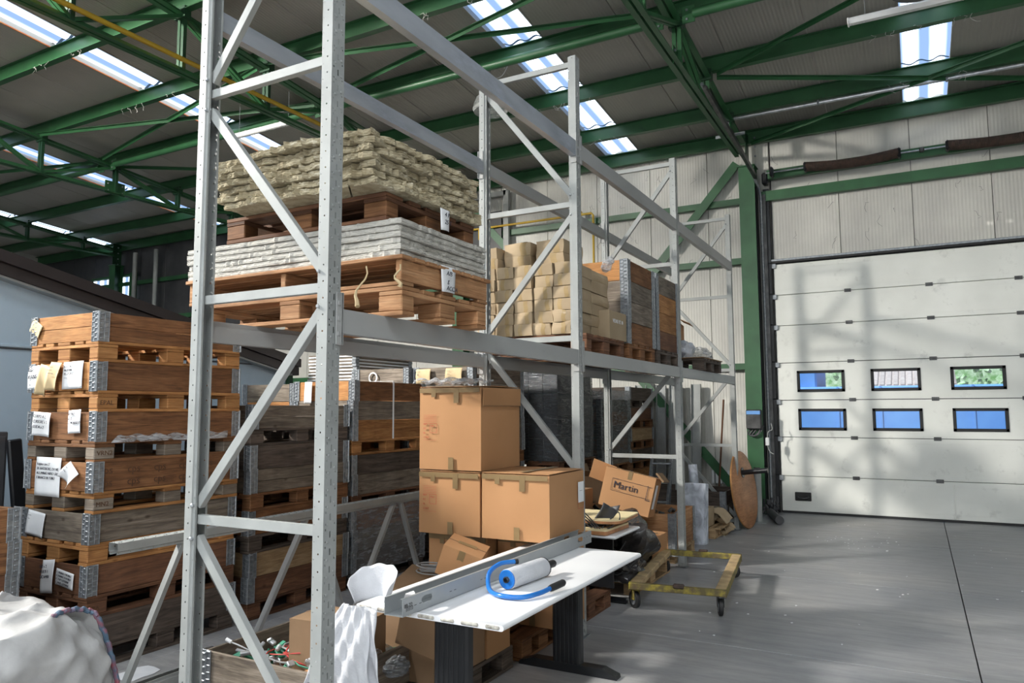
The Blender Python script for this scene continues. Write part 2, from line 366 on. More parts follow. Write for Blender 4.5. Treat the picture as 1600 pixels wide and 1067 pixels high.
    def mesh(s, name='m', smooth=False, fix=True):
        me = D.meshes.new(name); me.from_pydata(s.v, [], s.f)
        uvl = me.uv_layers.new(name='UVMap')
        fl = [c for uv in s.uv for c in uv]
        if len(fl) == len(uvl.data)*2: uvl.data.foreach_set('uv', fl)
        if fix:
            bm = bmesh.new(); bm.from_mesh(me); bmesh.ops.remove_doubles(bm, verts=bm.verts, dist=1e-5)
            bmesh.ops.recalc_face_normals(bm, faces=bm.faces); bm.to_mesh(me); bm.free()
        if smooth:
            me.polygons.foreach_set('use_smooth', [True]*len(me.polygons))
            try: me.set_sharp_from_angle(angle=math.radians(38))
            except Exception: pass
        me.update(); return me

def R3(rx=0, ry=0, rz=0): return Euler((rx, ry, rz)).to_matrix()
def ob(name, me, mat=None, parent=None, loc=(0, 0, 0), rot=(0, 0, 0)):
    if isinstance(me, MB): me = me.mesh(name)
    if mat and (not me.materials): me.materials.append(M[mat])
    o = D.objects.new(name, me); COL.objects.link(o); o.location = loc; o.rotation_euler = rot
    if mat and me.materials[0] is not M[mat]:
        o.material_slots[0].link = 'OBJECT'; o.material_slots[0].material = M[mat]
    if parent is not None: o.parent = parent
    return o
def tag(o, label, cat, group=None):
    o['label'] = label; o['category'] = cat
    if group: o['group'] = group
    return o
def thing(name, label, cat, loc=(0, 0, 0), rotz=0, group=None, rot=None):
    o = D.objects.new(name, None); COL.objects.link(o); o.location = loc
    o.rotation_euler = rot if rot else (0, 0, rotz); o.empty_display_size = .1
    return tag(o, label, cat, group)
def struct(name, me=None, mat=None, loc=(0, 0, 0)):
    if me is None:
        o = D.objects.new(name, None); COL.objects.link(o); o.location = loc
    else: o = ob(name, me, mat, None, loc)
    o['kind'] = 'structure'; return o
_boxes = {}
def boxm(d, ch=.003):
    k = (round(d[0], 4), round(d[1], 4), round(d[2], 4), ch)
    if k not in _boxes: _boxes[k] = MB().box((0, 0, 0), d, ch).mesh('box')
    return _boxes[k]
def bx(name, d, mat, parent, loc, rot=(0, 0, 0), ch=.003):
    """a box part; materials are set on the object so the mesh can be shared"""
    me = boxm(d, ch)
    if not me.materials: me.materials.append(M[mat])
    o = D.objects.new(name, me); COL.objects.link(o); o.location = loc; o.rotation_euler = rot
    o.material_slots[0].link = 'OBJECT'; o.material_slots[0].material = M[mat]
    if parent is not None: o.parent = parent
    return o
_txt = {}
def text(name, s, size, mat, parent, loc, rot, depth=.0008, shear=0, align='LEFT', sx=1.0):
    k = (s, size, depth, shear, align)
    if k not in _txt:
        c = D.curves.new('t', 'FONT'); c.body = s; c.size = size; c.extrude = depth; c.shear = shear; c.align_x = align; c.align_y = 'CENTER'; c.resolution_u = 2
        o = D.objects.new('t', c); COL.objects.link(o)
        dg = bpy.context.evaluated_depsgraph_get(); me = D.meshes.new_from_object(o.evaluated_get(dg))
        D.objects.remove(o); me.name = 'lettering'; me.materials.clear(); me.materials.append(M[mat]); _txt[k] = me
    o = ob(name, _txt[k], mat, parent, loc, rot); o.scale = (sx, 1, 1); return o
def jit(a): return random.uniform(-a, a)

# ------------------------------------------------------------------ the hall
WY = 13.033                                   # inner face of the gate wall
def RZ(y): return 6.54+.088*(WY-y)            # underside of the roof panels
ORD = ['first', 'second', 'third', 'fourth', 'fifth', 'sixth', 'seventh', 'eighth', 'ninth', 'tenth', 'eleventh', 'twelfth', 'thirteenth', 'fourteenth']
Y_BACK, X_L, X_R = -8.0, -24.0, 9.0

fl = struct('floor')
xe = [-24.0, -19.72, -14.72, -9.72, -4.72, .278, 5.28, 9.0]; ye = [-8.0, -6.9, -4.4, -1.9, .6, 3.1, 5.6, 8.1, 10.6, 13.2]
for i in range(len(xe)-1):
    for j in range(len(ye)-1):
        a, b, c, d = xe[i]+.004, xe[i+1]-.004, ye[j]+.004, ye[j+1]-.004
        bx('floor_slab', (b-a, d-c, .12), 'concrete', fl, ((a+b)/2, (c+d)/2, -.06), ch=.003)
bx('floor_base', (33.2, 21.4, .05), 'dark_grey', fl, (-7.5, 2.6, -.15), ch=0)

# back wall: sandwich panels either side of the gate and above it
DX0, DX1, DZ = -2.02, 2.60, 4.16
wb = struct('wall_back')
pw = 1.06
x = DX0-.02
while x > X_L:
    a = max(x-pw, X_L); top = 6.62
    bx('wall_panel', (x-a-.008, .08, top), 'wall_ribbed' if x > -13 else 'dark_grey', wb, ((x+a)/2, WY+.04, top/2), ch=.004); x -= pw  # far-left panels coloured dark grey to stand in for the shade there
x = DX0
while x < X_R:
    b = min(x+pw, X_R); lo = DZ+.05 if x < DX1 else 0
    bx('wall_panel', (b-x-.008, .08, 6.62-lo), 'wall_ribbed', wb, ((x+b)/2, WY+.04, (lo+6.62)/2), ch=.004); x += pw
bx('wall_backing', (33-.0, .03, 2.3), 'dark_grey', wb, (-7.5, WY+.10, 5.4), ch=0); bx('wall_backing', (21.9, .03, 4.3), 'dark_grey', wb, (-13.05, WY+.10, 2.15), ch=0); bx('wall_backing', (6.3, .03, 4.3), 'dark_grey', wb, (5.8, WY+.10, 2.15), ch=0)  # sheets added behind the panels to block outside light at the joints
bx('eave_trim', (33, .05, .10), 'wall_panel', wb, (-7.5, WY-.03, 6.38), ch=.004)
wl = struct('wall_left', MB().box((X_L-.05, 2.5, 4.2), (.1, 21.2, 8.6)), 'wall_panel')
wr = struct('wall_right', MB().box((X_R+.05, 2.5, 4.2), (.1, 21.2, 8.6)), 'wall_panel')
wf = struct('wall_front', MB().box((-7.5, Y_BACK-.05, 4.4), (33.2, .1, 9.0)), 'wall_panel')

# roof panels between the rooflights
strips = [(-20.9, -20.2), (-16.0, -15.35), (-11.15, -10.5), (-5.0, -4.35), (.03, .66), (5.3, 5.95)]
ce = struct('ceiling')
slope = math.atan(.088); Lr = (WY+.2-Y_BACK)/math.cos(slope); ym = (WY+.2+Y_BACK)/2
edges = []; x = X_L
for (a, b) in strips+[(X_R, X_R)]:
    n = max(1, round((a-x)/1.06)); step = (a-x)/n
    edges += [(x+k*step, x+(k+1)*step) for k in range(n)]; x = b
for (a, b) in edges:
    if b-a > .05:
        bx('roof_panel', (b-a-.012, Lr, .08), 'roof_ribbed', ce, ((a+b)/2, ym, RZ(ym)+.045), (-slope, 0, 0), ch=.004)
PUR = [12.93, 11.84, 10.39, 8.95, 7.50, 6.06, 4.62, 3.17, 1.73, .28, -1.16, -2.6, -4.05, -5.5, -6.9]
wn = 1
for si, (a, b) in enumerate(strips):
    w_ = struct('window_%d' % wn); wn += 1
    w_['label'] = 'long translucent rooflight strip between the ceiling panels'
    ys = [WY+.15]+[p for p in PUR[1:]]+[Y_BACK]
    for k in range(len(ys)-1):
        y1, y0 = ys[k]-.02, ys[k+1]+.02
        mb = MB()
        def fn(u, v, y0=y0, y1=y1):
            y = y0+(y1-y0)*v; X = a+(b-a)*u
            return (X, y, RZ(y)+.05+.022*math.cos(u*2*PI*2.5))
        mb.grid(fn, 24, 1); p = ob('pane', mb.mesh('pane', True, False), 'skylight_sheet', w_)
    for xx in (a, b):
        bx('frame', (.022, Lr, .10), 'roof_panel', w_, (xx, ym, RZ(ym)+.04), (-slope, 0, 0), ch=.002)
    # foam seal showing along the low end of each sheet and one long edge
    for k in range(1, 7):
        y = PUR[k]+.06
        bx('seal', (b-a-.08, .02, .025), 'seal_orange', w_, ((a+b)/2+.03, y+.03, RZ(y)-.002), ch=.003)
    if si in (1, 2):
        bx('seal', (.018, Lr*.98, .02), 'seal_orange', w_, (a+.015, ym, RZ(ym)-.012), (-slope, 0, 0), ch=.002)

# purlins (I sections)
for k, y in enumerate(PUR):
    z = RZ(y)-.125; mb = MB()
    if k == 0:
        mb.box((-7.5, y+.03, z-.03), (33, .012, .24)); mb.box((-7.5, y-.01, z-.15), (33, .09, .012)); mb.box((-7.5, y-.01, z+.085), (33, .09, .012))
    else:
        mb.box((-7.5, y, z), (33, .012, .22)); mb.box((-7.5, y, z-.108), (33, .10, .010)); mb.box((-7.5, y, z+.108), (33, .10, .010))
    tag(ob('purlin', mb.mesh('purlin'), 'green_paint'), ('green steel eaves beam along the top of the gate wall' if k == 0 else
        'green steel purlin under the roof, %s inward from the eaves beam' % ORD[k-1]), 'steel beam', 'roof purlins')

# roof trusses: paired-angle chords, verticals under each purlin and zig-zag diagonals
TX = [(3.35, 'to the right of the gate'), (-2.46, 'above the green gate column'), (-8.19, 'carrying the yellow gas pipe'), (-13.98, 'third from the gate, at upper left'), (-19.8, 'farthest left, deep in the hall')]
for ti, (tx, where) in enumerate(TX):
    t = thing('roof_truss', 'green lattice roof truss %s' % where, 'roof truss', (tx, 0, 0), group='roof trusses')
    zb = 6.02 if ti <= 1 else 6.08
    y0, y1 = -7.5, 12.72
    def chord(name, p, q, w=.065, h=.07, gap=.03):
        mb = MB()
        for s in (-1, 1):
            o = Vector((s*(gap/2+w/2), 0, 0)); mb.bar(Vector(p)+o, Vector(q)+o, w, .009)
            o2 = Vector((s*(gap/2+.004), 0, h/2)); mb.bar(Vector(p)+o2, Vector(q)+o2, .009, h)
        return ob(name, mb.mesh(name), 'green_paint', t)
    chord('bottom_chord', (0, y0, zb), (0, y1, zb))
    chord('top_chord', (0, y0, RZ(y0)-.32), (0, y1, RZ(y1)-.32), w=.08)
    prev = None
    for k, y in enumerate(PUR[1:12]):
        zt = RZ(y)-.30
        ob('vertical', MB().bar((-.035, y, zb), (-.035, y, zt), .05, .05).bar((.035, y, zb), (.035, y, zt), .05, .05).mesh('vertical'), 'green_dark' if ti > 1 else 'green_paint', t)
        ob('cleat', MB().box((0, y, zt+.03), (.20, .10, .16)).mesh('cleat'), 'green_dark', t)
        if prev is not None:
            a, b = ((prev, RZ(prev)-.30), (y, zb+.03)) if k % 2 else ((prev, zb+.03), (y, RZ(y)-.30))
            ob('diagonal', MB().bar((-.03, a[0], a[1]), (-.03, b[0], b[1]), .045, .045).bar((.03, a[0], a[1]), (.03, b[0], b[1]), .045, .045).mesh('diagonal'), 'green_paint', t)
        prev = y
    # gusset plates with bolts at the tube joint
    g = ob('gusset_plate', MB().box((0, 8.95, zb+.10), (.012, .42, .26)).mesh('gusset'), 'green_paint', t)
    for dy in (-.15, 0, .15):
        for dz in (.03, .17): ob('bolt', MB().box((.012, 8.95+dy, zb+dz), (.03, .03, .03), .006).mesh('bolt'), 'galv', g)

# steel columns under the trusses on the gate wall
for (tx, where) in [(3.45, 'right of the gate, outside the picture'), (-2.36, 'beside the sectional gate'), (-8.19, 'half hidden behind the stacked board load'), (-13.98, 'in the dark far left corner'), (-19.8, 'farthest left by the bright window')]:
    zt = 5.82; w = .26
    c = thing('steel_column', 'green painted steel column %s' % where, 'column', (tx, 12.83, 0), group='wall columns')
    ob('flange', MB().box((0, -.12, zt/2), (w, .014, zt)).mesh(), 'green_paint', c)
    ob('flange', MB().box((0, .12, zt/2), (w, .014, zt)).mesh(), 'green_paint', c)
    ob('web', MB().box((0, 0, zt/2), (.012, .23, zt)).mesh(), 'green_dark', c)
    ob('head_plate', MB().box((0, 0, zt+.01), (.30, .30, .02), .003).mesh(), 'green_paint', c)
    for k in range(4):
        ob('bolt', MB().box((.145, -.06, zt-.1+.16*k+.12), (.03, .03, .03), .006).mesh(), 'galv', c)
    ob('haunch_plate', MB().box((0, 0, zt+.32), (.012, .26, .62)).mesh(), 'green_dark', c)

# girts and bracing on the gate wall
def girt(x0, x1, z, h, label, y=WY-.07):
    mb = MB().box(((x0+x1)/2, y, z), (x1-x0, .10, .008)).box(((x0+x1)/2, y-.05, z-h/2), (x1-x0, .008, h)).box(((x0+x1)/2, y, z-h), (x1-x0, .10, .008))
    tag(ob('wall_girt', mb.mesh('girt'), 'green_paint'), label, 'steel beam', 'wall girts')
girt(-23.9, -2.5, 5.34, .10, 'upper green wall rail left of the gate column, with the yellow pipe')
girt(-23.9, -2.5, 4.29, .10, 'middle green wall rail left of the gate column')
girt(-23.9, -2.5, 2.47, .10, 'lower green wall rail left of the gate column, at shelf height')
girt(-2.2, 8.9, 5.40, .16, 'green wall rail right across above the gate, under the springs')
girt(-2.05, 3.3, 5.73, .15, 'green beam behind the torsion springs', WY-.16)
def brace(p, q, label):
    tag(ob('wall_brace', MB().bar((p[0], WY-.17, p[1]), (q[0], WY-.17, q[1]), .012, .17, up=(0, 1, 0)).mesh('brace') if False else MB().bar((p[0], WY-.17, p[1]), (q[0], WY-.17, q[1]), .15, .02, up=(0, 1, 0)).mesh('brace'), 'green_paint'), label, 'brace', 'wall bracing')
brace((-2.55, 5.95), (-5.05, 3.05), 'green diagonal wall brace running down left from the column head')
brace((-2.62, .22), (-5.05, 3.05), 'green diagonal wall brace rising left from behind the round table top')
brace((-8.05, 5.95), (-5.35, 3.05), 'green wall brace behind the small carton pile, left arm')
brace((-8.05, .22), (-5.35, 3.05), 'green wall brace behind the wrapped stacks')

# round tie tubes between the trusses and thin wind braces under the roof
for (x0, x1, lab) in [(-8.05, -2.62, 'long green tube tie under the roof in front of the near rooflight'), (-13.84, -8.33, 'green tube tie in the second roof bay at left'), (-19.6, -14.12, 'green tube tie in the farthest left roof bay'), (-2.30, 3.2, 'green tube tie at the top right of the truss above the gate column')]:
    t = thing('tie_tube', lab, 'steel tube', ((x0+x1)/2, 8.78, 6.60), group='tube ties'); L = x1-x0
    ob('tube', MB().tube([(-L/2+.1, 0, 0), (L/2-.1, 0, 0)], .062, 14).mesh('tube', True), 'green_paint', t)
    for s in (-1, 1):
        e = ob('end_plate', MB().box((s*(L/2-.04), 0, 0), (.16, .012, .22), .003).mesh(), 'green_paint', t)
        for dz in (-.06, .06): ob('bolt', MB().box((s*(L/2-.02), -.012, dz), (.028, .02, .028), .005).mesh(), 'galv', e)
WB = [((-2.3, 12.85), (3.2, 10.45), 'gate bay, from the column head'), ((-2.3, 10.45), (3.2, 13.0), 'gate bay, crossing toward the wall'), ((-2.3, 10.35), (3.2, 7.45), 'gate bay, running up past the long lamp'),
      ((-8.05, 7.36), (-2.6, 8.62), 'bay of the near rooflight, dark bar'), ((-8.05, 8.55), (-2.6, 7.42), 'bay of the near rooflight, bright bar over the sheet'),
      ((-13.84, 7.36), (-8.33, 8.62), 'second left bay, first bar'), ((-13.84, 8.55), (-8.33, 7.42), 'second left bay, crossing bar'),
      ((-13.84, 12.85), (-8.33, 10.4), 'second left bay near the gate wall'), ((-19.6, 7.4), (-14.12, 8.6), 'farthest left bay'), ((-13.84, 8.95), (-8.33, 11.8), 'second left bay toward the back wall')]
for (p, q, lab) in WB:
    tag(ob('wind_brace', MB().lbar((p[0], p[1], RZ(p[1])-.27), (q[0], q[1], RZ(q[1])-.27), .05, .05).mesh('wind_brace'), 'green_paint'), 'thin green roof brace, %s' % lab, 'brace', 'roof wind braces')

# slanting struts below the truss with the yellow pipe
g = thing('gas_pipe', 'yellow gas pipe clipped along the bottom of the second roof truss', 'pipe', (-8.05, 0, 6.20))
ob('pipe', MB().tube([(0, -7, 0), (0, 12.6, 0)], .032, 12).mesh('pipe', True), 'yellow_pipe', g)
for y in (4.0, 6.35, 8.7, 11.0): ob('clip', MB().box((0, y, 0), (.09, .035, .09), .008).mesh(), 'green_dark', g)
g = thing('gas_pipe', 'thin yellow gas pipe along the gate wall, dropping behind the carton pile', 'pipe', (0, WY-.21, 0))
ob('pipe', MB().tube([(-8.0, 0, 5.42), (-5.25, 0, 5.42), (-5.22, 0, 5.38), (-5.22, 0, 4.1)], .022, 10).mesh('pipe', True), 'yellow_pipe', g)
ob('pipe', MB().tube([(-7.75, 0, 5.42), (-7.75, 0, 5.2), (-7.6, 0, 5.15)], .02, 8).mesh('pipe', True), 'yellow_pipe', g)
ob('valve', MB().box((-5.5, 0, 5.46), (.10, .05, .06), .01).mesh(), 'yellow_pipe', g)

# second row of window light at the far left of the gate wall
w_ = struct('window_%d' % wn); wn += 1
w_['label'] = 'bright daylight window beside the farthest left column'
for k in range(5): ob('pane', MB().box((-20.9+.36*k, WY-.05, 4.85), (.35, .02, 1.3)).mesh(), 'skylight_sheet', w_)
bx('frame', (1.95, .05, .06), 'green_paint', w_, (-20.15, WY-.07, 5.55))
bx('frame', (.28, .06, 1.5), 'green_paint', w_, (-19.18, WY-.09, 4.85))
dk = struct('door_2'); dk['label'] = 'dark doorway with pale frame behind the carton pile'
bx('dark_opening', (.75, .03, 2.3), 'black_metal', dk, (-7.62, WY-.15, 4.6)); bx('frame', (.12, .08, 2.5), 'rack_grey', dk, (-7.12, WY-.17, 4.9)); bx('frame', (1.0, .08, .10), 'rack_grey', dk, (-7.62, WY-.17, 6.1))  # black sheet stands in for the darkness inside the doorway
for x_ in (-18.0, -18.9):
    tag(ob('downpipe', MB().tube([(x_, WY-.25, 0), (x_, WY-.25, 6.1)], .06, 12).mesh('pipe', True), 'rack_grey'), 'pale grey downpipe in the dark far left corner%s' % (', nearer the window' if x_ < -18.5 else ', farther from the window'), 'pipe', 'far downpipes')

# ------------------------------------------------------------------ the sectional gate
gate = struct('door_1'); gate.location = (0, WY, 0)
gate['label'] = 'white sectional overhead gate with six small windows'
zj = [0.03, .60, 1.235, 1.843, 2.462, 3.09, 3.61, 4.14]
wins = [(-1.715, -.995), (-.614, .08), (.475, 1.18), (1.60, 2.30)]
def win_panel(z0, z1, wz0, wz1):
    mb = MB(); xs = [DX0]+[v for w in wins for v in w]+[DX1]
    zc = [z0+.006, wz0, wz1, z1-.006]
    for i in range(len(xs)-1):
        for j in range(3):
            if i % 2 == 1 and j == 1: continue
            mb.box(((xs[i]+xs[i+1])/2, 0, (zc[j]+zc[j+1])/2), (xs[i+1]-xs[i], .04, zc[j+1]-zc[j]))
    return mb
for k in range(7):
    z0, z1 = zj[k], zj[k+1]
    if k == 2: mb = win_panel(z0, z1, 1.35, 1.70)
    elif k == 3: mb = win_panel(z0, z1, 1.975, 2.325)
    else: mb = MB().box(((DX0+DX1)/2, 0, (z0+z1)/2), (DX1-DX0, .04, z1-z0-.008), .006)
    # pressed line near the panel edges
    p = ob('gate_panel', mb.mesh('gate_panel'), 'door_white', gate)
    for zz in (z0+.075, z1-.075):
        if k in (2, 3): continue
        ob('pressed_line', MB().box(((DX0+DX1)/2, -.0205, zz), (DX1-DX0-.01, .003, .007), .001).mesh(), 'door_white', p)
    for hx in (-.89, .26, 1.41):
        if k < 6:
            h = ob('hinge', MB().box((hx, -.028, z1), (.10, .012, .055), .003).box((hx, -.038, z1+.004), (.085, .014, .022), .004).mesh(), 'dark_steel', gate)
    ob('roller_bracket', MB().box((DX0-.02, -.04, z1-.03), (.12, .03, .08), .004).box((DX0-.05, -.05, z1+.02), (.05, .05, .03), .006).mesh(), 'galv', gate)
for (wz0, wz1) in ((1.35, 1.70), (1.975, 2.325)):
    for (a, b) in wins:
        fr = MB(); t = .045
        fr.box(((a+b)/2, -.022, wz0+t/2), (b-a, .03, t), .004).box(((a+b)/2, -.022, wz1-t/2), (b-a, .03, t), .004)
        fr.box((a+t/2, -.022, (wz0+wz1)/2), (t, .03, wz1-wz0), .004).box((b-t/2, -.022, (wz0+wz1)/2), (t, .03, wz1-wz0), .004)
        f = ob('window_frame', fr.mesh(), 'black_rubber', gate)
        ob('pane', MB().box(((a+b)/2, 0, (wz0+wz1)/2), (b-a-.08, .008, wz1-wz0-.08)).mesh(), 'pane_glass', f)
h = ob('gate_handle', MB().box((-1.69, -.035, .275), (.25, .02, .14), .02).mesh(), 'black_rubber', gate)
ob('grip', MB().tube([(-1.78, -.05, .27), (-1.76, -.09, .26), (-1.69, -.10, .25), (-1.62, -.09, .26), (-1.60, -.05, .27)], .014, 8).mesh('grip', True), 'black_metal', h)
for zz in zj[1:7]: bx('joint_backing', (DX1-DX0, .02, .05), 'dark_grey', gate, ((DX0+DX1)/2, .034, zz), ch=0)  # dark strips added behind the panel joints to stop light leaking through
for xx in (DX0, DX1): bx('side_backing', (.24, .02, DZ+.1), 'black_rubber', gate, (xx-.02 if xx < 0 else xx, .05, DZ/2), ch=0)  # upright strips added behind the gate edges, blocking light at the jamb gaps
bx('lintel', (DX1-DX0+.3, .05, .14), 'black_rubber', gate, ((DX0+DX1)/2, .05, DZ+.02), ch=0)
bx('bottom_seal', (DX1-DX0, .05, .035), 'black_rubber', gate, ((DX0+DX1)/2, 0, .018))
bx('top_rail', (DX1-DX0+.1, .06, .035), 'galv', gate, ((DX0+DX1)/2, -.04, DZ+.045)); bx('top_seal', (DX1-DX0+.1, .05, .03), 'black_rubber', gate, ((DX0+DX1)/2, -.035, DZ+.012))
bx('dent_crease', (.02, .012, .5), 'door_white', gate, (.44, -.024, .30), (0, .02, 0), ch=.005)
# jamb, vertical track and the sloping track up the truss
tr = thing('gate_track', 'steel guide track of the gate rising from the floor and following the truss', 'track', (0, 0, 0))
bx('jamb', (.10, .09, 5.45), 'black_metal', tr, (DX0-.075, WY-.03, 2.73)); bx('jamb', (.06, .14, 5.5), 'black_metal', tr, (DX0-.24, WY-.08, 2.75))
ob('vertical_track', MB().tube([(DX0-.15, WY-.14, .05), (DX0-.15, WY-.14, 5.30), (DX0-.16, WY-.22, 5.46), (DX0-.20, WY-.50, 5.60), (DX0-.28, 11.6, 5.88), (DX0-.30, 9.6, 6.04)], .026, 8).mesh('track', True), 'galv', tr)
ob('side_channel', MB().box((DX0-.10, WY-.12, 2.7), (.05, .03, 5.3)).mesh(), 'dark_steel', tr)
ob('sloping_track', MB().bar((DX0-.17, 12.6, 5.58), (DX0-.26, 9.6, 5.98), .05, .07).mesh(), 'dark_steel', tr)
ob('spring_bracket', MB().box((DX0-.06, WY-.16, 5.60), (.10, .14, .20), .02).mesh(), 'black_metal', tr)
ob('hanger', MB().bar((DX0-.42, 11.75, 6.02), (DX0-.42, 11.75, 6.5), .03, .03).bar((DX0-.62, 11.75, 6.06), (DX0-.16, 11.75, 6.06), .03, .04).mesh(), 'galv', tr)
ob('floor_plate', MB().box((DX0-.13, WY-.16, .08), (.14, .12, .14), .01).mesh(), 'galv', tr)
sp = thing('spreader_pipe', 'long galvanised pipe hung across under the roof in front of the gate', 'pipe', (0, 11.84, 6.36))
ob('pipe', MB().tube([(-2.62, 0, 0), (3.2, 0, 0)], .03, 12).mesh('pipe', True), 'galv_bright', sp)
for x_ in (-1.1, .6): ob('clamp', MB().box((x_, 0, .0), (.03, .075, .075), .008).mesh(), 'galv', sp)
# torsion springs on their shaft
sh = thing('spring_shaft', 'steel shaft above the gate carrying two brown torsion springs', 'gate spring', (0, WY-.30, 5.66))
ob('shaft', MB().tube([(-2.05, 0, 0), (3.2, 0, 0)], .014, 8).mesh('shaft', True), 'galv', sh)
def spring(x0, x1):
    mb = MB(); n = int((x1-x0)/.018)
    def fn(u, v):
        X = x0+(x1-x0)*v; r = .078+.006*math.cos(v*n*2*PI); a = u*2*PI
        return (X, r*math.cos(a), -.03*math.sin(v*PI)*1.6+.01+r*math.sin(a))
    mb.grid(fn, 14, n*3); return mb
ob('spring', spring(-1.42, -.05).mesh('spring', True), 'rust_spring', sh)
ob('spring', spring(.60, 2.1).mesh('spring', True), 'rust_spring', sh)
for x_ in (-1.42, -.05, .60): ob('spring_cone', MB().box((x_, 0, 0), (.05, .16, .16), .03).mesh(), 'black_metal', sh)
ob('coupling', MB().box((.26, 0, 0), (.07, .07, .07), .015).mesh(), 'dark_steel', sh)
ob('drum', MB().box((-1.95, 0, 0), (.06, .15, .18), .03).mesh(), 'black_metal', sh)

# ------------------------------------------------------------------ outside the gate windows
tr_ = thing('container', 'blue container standing outside behind the gate windows', 'container', (0, 20.5, 0))
ob('container_body', MB().box((.8, 0, 1.12), (11, 2.4, 2.20), .04).mesh(), 'blue_box', tr_); ob('container_end', MB().box((-2.75, .1, 1.7), (1.25, 2.2, 3.4), .04).mesh(), 'blue_box', tr_)
for k in range(12): ob('post', MB().box((-4.4+.92*k, -1.215, 1.12), (.05, .03, 2.2), .004).mesh(), 'blue_box', tr_)
sd_ = thing('shed', 'pale outbuilding with a low tiled roof seen through the middle gate window', 'building', (-.45, 28.5, 0))
ob('wall', MB().box((0, .6, 1.3), (2.9, 3.0, 2.6)).mesh(), 'wall_panel', sd_)
for k in range(16): ob('tile_row', MB().box((-1.5+.2*k, -.2, 2.95), (.15, 3.0, .06), .025, R3(.34)).mesh(), 'roof_tile', sd_)
ob('roof_deck', MB().box((0, -.2, 2.90), (3.2, 3.0, .05), .01, R3(.34)).mesh(), 'roof_tile', sd_)
hd = MB()
for k in range(900):
    q = (random.uniform(-7, 9), random.uniform(31.0, 33), random.uniform(.2, 4.0)); r = random.uniform(.10, .26)
    hd.box(q, (r, r*.6, r), 0, R3(jit(3), jit(3), jit(3)))
hd.box((1, 33.5, 1.9), (17, .4, 3.8), .1)
o = ob('hedge', hd.mesh(), 'leafy'); tag(o, 'sunlit foliage outside beyond the gate', 'tree'); o['kind'] = 'stuff'
yd = ob('yard', MB().box((0, 25, -.1), (60, 23.6, .1)).mesh(), 'concrete'); yd['kind'] = 'structure'

# ------------------------------------------------------------------ the pallet rack
FA, FB, Y0, PIT, HW, ZTOP = -2.283, -3.185, 2.514, 2.8, .042, 4.556
def perf_cells(Lz, pitch, xs, zs, holes):
    """sheet with real holes: xs across, zs fractions of one pitch; holes = set of (ix, iz)"""
    return xs, zs, holes
def upright_mesh(L, big=0.0):
    mb = MB(); P = .075; n = int(L/P)
    W = HW*2
    def sheet(xs, zs, holes, to3):
        for k in range(n+1):
            for j in range(len(zs)-1):
                z0, z1 = k*P+zs[j], k*P+zs[j+1]
                if z0 >= L: continue
                z1 = min(z1, L); run = None
                for i in range(len(xs)):
                    hole = i < len(xs)-1 and (i, j) in holes
                    if i < len(xs)-1 and not hole:
                        if run is None: run = xs[i]
                    elif run is not None:
                        mb.face([to3(run, z0), to3(xs[i], z0), to3(xs[i], z1), to3(run, z1)]); run = None
    # web (outer face), centre slot plus round holes left and right
    sheet([-W/2, -.031-big, -.025, -.004-big*.5, .004+big*.5, .025, .031+big, W/2], [0, .010, .018+big*.5, .030, .058, .060-0*big, .070, P], {(1, 1), (5, 3), (3, 3), (1, 5), (5, 1)} if False else {(3, 3), (1, 1), (5, 1), (1, 5)}, lambda a, z: (0, a, z))
    # dimples proud of the web
    for k in range(n):
        for a in (-.018, .021): mb.box((.0015, a, k*P+.012+.02*(a > 0)), (.005, .012, .012), .0024)
    # flanges with a step and small round holes
    for s in (-1, 1):
        sheet([0, .024, .031, .048], [0, .034, .041, P], {(1, 1)}, lambda a, z, s=s: (-a, s*W/2, z))
        mb.face([(-.048, s*W/2, 0), (-.052, s*(W/2-.007), 0), (-.052, s*(W/2-.007), L), (-.048, s*W/2, L)])
        sheet([.052, .058, .061, .068], [0, .01, .014, P], {(1, 1)}, lambda a, z, s=s: (-a, s*(W/2-.007), z))
        mb.face([(-.068, s*(W/2-.007), 0), (-.068, s*(W/2-.018), 0), (-.068, s*(W/2-.018), L), (-.068, s*(W/2-.007), L)])
    return mb.mesh('upright', False, True)
UPM = upright_mesh(ZTOP)
WHERE = ['nearest the camera, at left', 'second from the camera, beside the small cartons', 'third from the camera', 'farthest from the camera, by the gate wall']
ZH = [4.5, 3.34, 2.265, 1.18, .12]
def cbar(p, q, w=.042, d=.03):
    """open C channel brace"""
    mb = MB(); p, q = Vector(p), Vector(q); up = Vector((0, 1, 0)); x = (q-p).normalized(); z = x.cross(up).normalized()
    mb.bar(p, q, .003, w, up=z)
    for s in (-1, 1):
        o = z*(s*w/2)+up*(d/2); mb.bar(p+o, q+o, d, .003, up=z)
    return mb
